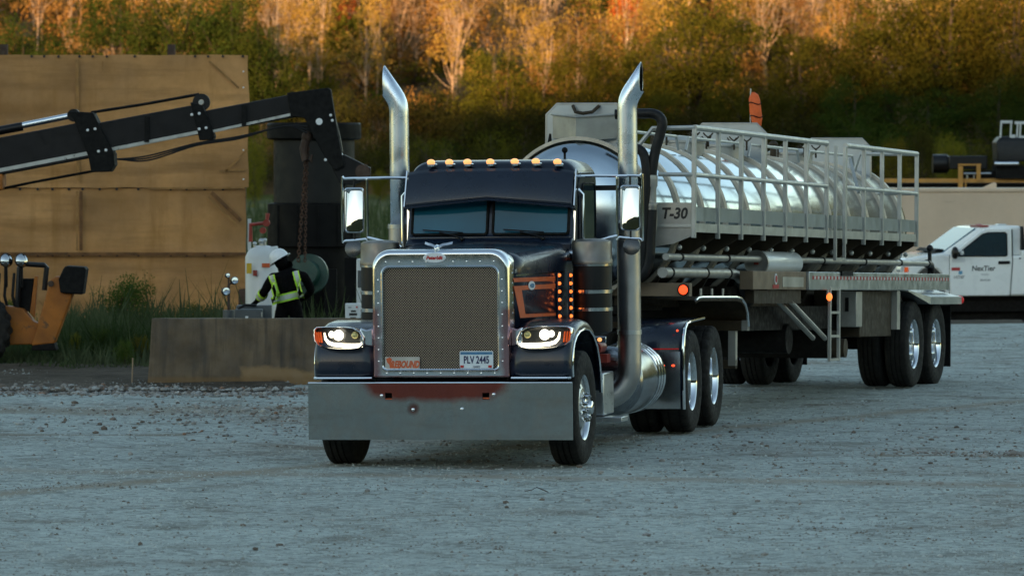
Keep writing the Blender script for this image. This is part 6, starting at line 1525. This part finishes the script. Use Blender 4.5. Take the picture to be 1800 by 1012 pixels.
def rig():
    Y = 131.0; s = F / Y; Z = lambda r: H - (r - HOR) / s + .54; c = at(1720, 0, Y); X = lambda px: (px - 1720) / s
    root = empty("pump_rig", (c.x, Y, -.54), 0, "yellow framed pump rig with black engine behind the beige tank", "rig")
    MB().bb(X(1540), X(1900), -.05, .2, Z(321), Z(314)).build("deck_beam", "rig_yellow", root)
    MB().bb(X(1540), X(1900), .1, 1.6, 0, Z(322)).build("skid_side", "black_dull", root)
    for a, b, r0, r1 in ((1684, 1692, 292, 336), (1716, 1723, 290, 318), (1696, 1698, 317, 337)): MB().bb(X(a), X(b), -.12, -.02, Z(r1), Z(r0)).build("frame_post", "rig_yellow", root)
    MB().bb(X(1684), X(1724), -.115, -.02, Z(291), Z(288)).build("frame_bar", "rig_yellow", root)
    MB().bb(X(1668), X(1736), .0, 1.2, Z(298), Z(274)).build("engine_cover", "black_paint", root, bevel=.03)
    MB().lathe([(0, -.0), (.2, 0), (.24, .04), (.24, .4), (0, .4)], (X(1670), .5, Z(288)), (-1, 0, 0), 20).build("air_filter", "black_paint", root)
    MB().bb(X(1690), X(1780), .1, .9, Z(316), Z(300)).build("engine_block", "black_dull", root)
    MB().cyl((X(1694), -.03, Z(305)), (X(1742), -.03, Z(305)), .025, 8).build("pipe", "aluminium", root)
    for px in (1700, 1712): MB().cyl((X(px), -.03, Z(315)), (X(px), -.03, Z(307)), .02, 8).build("pipe_stub", "aluminium", root)
    MB().loft([[(X(1752), -.2, Z(284)), (X(1900), -.2, Z(284)), (X(1900), 1.0, Z(284)), (X(1752), 1.0, Z(284))], [(X(1750), -.2, Z(250)), (X(1900), -.2, Z(250)), (X(1900), 1., Z(250)), (X(1750), 1., Z(250))], [(X(1758), -.1, Z(240)), (X(1900), -.1, Z(240)), (X(1900), .9, Z(240)), (X(1758), .9, Z(240))]]).build("engine_tower", "black_paint", root, bevel=.03)
    MB().cyl((X(1746), -.3, Z(288)), (X(1788), -.3, Z(288)), .065, 18).build("muffler", "polished", root)
    MB().bb(X(1750), X(1850), -.2, .9, Z(314), Z(292)).build("rig_pump", "black_dull", root)
    for px in (1758, 1775.5, 1787, 1792): MB().tube([(X(px), -.1, Z(242)), (X(px + 1.5), -.1, Z(214))], .022, 8).build("white_post", "white_paint", root)
    for a, b, r in ((1758, 1779, 214.5), (1783, 1850, 216), (1790, 1850, 242), (1776, 1784, 240)): MB().beam((X(a), -.1, Z(r)), (X(b), -.1, Z(r)), .05, .07 if r < 230 else .09).build("white_rail", "white_paint", root)
rig()
def pickup():
    Y = 99.0; s = F / Y; GZ = -.54; c = at(1700, 0, Y); X = lambda px: (px - 1700) / s; Z = lambda r: H - (r - HOR) / s - GZ
    root = empty("pickup_truck", (c.x, Y, GZ), math.radians(9), "white pickup truck parked behind the trailer in front of the beige tank", "pickup")
    W = 1.98
    def ext(name, poly, y0, y1, m, par=root, b=.02, inset=0., seg=2):
        q = [(X(px), Z(r)) for px, r in poly]
        return MB().loft([[(x, y0, z) for x, z in q], [(x, y1, z) for x, z in q]]).build(name, m, par, True, 30, bevel=b, seg=seg)
    arch = [(1633 + 27 * math.cos(math.radians(a)), 502 - 32 * math.sin(math.radians(a))) for a in range(0, 181, 15)][::-1]
    ext("body", [(1583, 462), (1588, 455), (1610, 450), (1658, 444), (1664, 447), (1700, 449), (1900, 449), (1900, 520), (1664, 521), (1661, 512)] + arch[::-1] + [(1604, 514), (1582, 512), (1580, 480)], 0, W, "pickup_white", b=.05, seg=3)
    ext("cab_upper", [(1655, 449), (1664, 441), (1716, 405), (1724, 400), (1745, 397), (1795, 397), (1803, 400), (1806, 449)], .10, W - .10, "pickup_white", b=.06, seg=3)
    ext("windscreen", [(1656, 446), (1663.5, 439.5), (1713, 404), (1718, 400.8), (1720, 403), (1666, 445)], .16, W - .16, "windscreen_glass", b=.0)
    d = ext("door", [(1669, 450), (1671, 446), (1722, 408), (1735, 402), (1776, 401.5), (1780, 405), (1781, 460), (1777, 520), (1671, 520), (1668, 490)], -.012, .09, "pickup_white", b=.02)
    ext("door_window", [(1680, 450), (1683, 446), (1727, 412), (1737, 409), (1768, 408.5), (1771, 411), (1772, 448.5), (1770, 450)], -.020, .0, "glass", d, .004)
    MB().tube([(X(a), -.021, Z(b_)) for a, b_ in ((1680, 450), (1683, 446), (1727, 412), (1737, 409), (1768, 408.5), (1771, 411), (1772, 448.5), (1770, 450), (1680, 450))], .012, 6).build("window_seal", "black_dull", d)
    ext("door_handle", [(1756, 459), (1777, 458.5), (1777, 464), (1756, 464.5)], -.035, -.011, "black_dull", d, .008)
    ext("seam", [(1780.5, 403), (1782, 403), (1783, 460), (1778.5, 521), (1777.3, 521), (1781.5, 460)], -.004, .02, "black_dull", root, 0)
    ext("seam", [(1668, 448), (1669, 448), (1668.6, 520), (1667.4, 520)], -.003, .02, "black_dull", root, 0)
    MB().ball((X(1675), -.14, Z(444)), (.07, .11, .12), 12, 8).build("door_mirror", "black_paint", root)
    MB().ball((X(1690), -.025, Z(444)), (.04, .01, .05), 10, 6).build("window_sticker", "white_enamel", d)
    ext("wiper_cowl", [(1644, 443), (1652, 437), (1662, 438), (1664, 444)], .2, 1.7, "black_dull", root, .01)
    ext("headlamp", [(1579, 473), (1582, 465), (1592, 463), (1592, 476), (1580, 478)], -.012, .3, "lens", root, .01)
    ext("side_lamp", [(1587, 470), (1594, 469), (1594, 477), (1587, 478)], -.016, -.005, "amber", root, .004)
    ext("front_bumper", [(1575, 500), (1577, 490), (1606, 492), (1606, 512), (1577, 512)], .0, W, "polished", root, .02)
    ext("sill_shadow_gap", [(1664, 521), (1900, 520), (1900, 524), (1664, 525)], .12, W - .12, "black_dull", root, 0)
    ext("chassis_frame", [(1600, 522), (1900, 521), (1900, 548), (1600, 548)], .2, W - .2, "chassis", root, 0)
    ext("drive_shade_block", [(1662, 540), (1850, 540), (1850, 563), (1662, 563)], .35, W - .3, "chassis", root, 0)  # reaches low as a dark fill for the shade beneath the pickup
    ext("bed_side", [(1798, 449), (1798, 440), (1900, 440), (1900, 505), (1810, 505)], -.03, W + .03, "pickup_white", root, .02)
    ext("tool_rack", [(1798, 440), (1798, 398), (1802, 398), (1806, 440)], .0, W, "black_paint", root, .01)
    MB().lathe([(.07, 0), (.08, .01), (.07, .035), (.03, .045), (0, .046)], (X(1733), W / 2 - .5, Z(398)), (0, 0, 1), 16).build("beacon", "beacon_red", root)
    MB().bb(X(1725), X(1741), W / 2 - .9, W / 2 - .1, Z(399.5), Z(396)).build("beacon_base", "beacon_red", root, bevel=.01)
    ext("roof_antenna_base", [(1770, 397), (1786, 397), (1785, 394.5), (1772, 394.5)], .6, .9, "white_paint", root, .01)
    for px in (1633, 1872):
        for yy, sd in ((.14, -1), (W - .14, 1)):
            tyr = MB().lathe([(.20, -.11), (.24, -.13), (.36, -.135), (.395, -.11), (.40, 0), (.395, .11), (.36, .135), (.24, .13), (.20, .11)], (X(px), yy, .40), (0, 1, 0), 40).build("wheel", "rubber", root, True, 40)
            MB().lathe([(0, .06 * sd), (.06, .075 * sd), (.08, .05 * sd), (.17, .05 * sd), (.20, .10 * sd), (.21, .115 * sd), (.21, .0)], (X(px), yy, .40), (0, 1, 0), 28).build("rim", "aluminium", tyr)
    MB().loft([[(X(1633) + .40 * math.cos(a), y, .72 + .0 + .36 * math.sin(a) + .0) for a in [math.pi * i / 14 for i in range(15)]] for y in (.06, .5)], closed=False, caps=False).build("wheel_liner", "black_dull", root)
    ext("fuel_lid", [(1794, 453), (1797, 453), (1797, 456), (1794, 456)], -.004, .01, "black_dull", root, 0)
    FR = lambda px, r: frame((X(px), -.0135, Z(r)), (1, 0, 0), (0, 0, 1))
    text("company_lettering", "NexTier", .135, "ink_black", d, FR(1729, 472), shear=.08, bold=.003, sx=.98)
    text("small_print", "OILFIELD", .04, "ink_grey", d, FR(1732, 482.5), bold=0.)
    text("phone_line", "SERVICES", .05, "ink_grey", d, FR(1732, 492.5), bold=.001)
    MB().bb(X(1671.5), X(1687), -.0135, -.0125, Z(475.5), Z(470)).build("red_sticker", "ink_red", d)
    MB().bb(X(1684.5), X(1691), -.0135, -.0125, Z(482), Z(476)).build("blue_sticker", "ink_sky", d)
    MB().bb(X(1672), X(1696), -.0130, -.0122, Z(461), Z(453)).build("pale_sticker", "white_enamel", d)
    text("unit_number", "147787", .085, "ink_black", d, FR(1685, 487.3), bold=.0, sx=.85)
pickup()

# dark soil-coloured sheet, stands in for shade under and behind the pickup
grid("shade_pad", [2 + .8 * i for i in range(32)], [91 + 1.0 * i for i in range(46)], lambda x, y: base_z(x, y) + .015 + .03 * nz2(x, y, .4) * sm(91, 94, y) + .02, "soil")
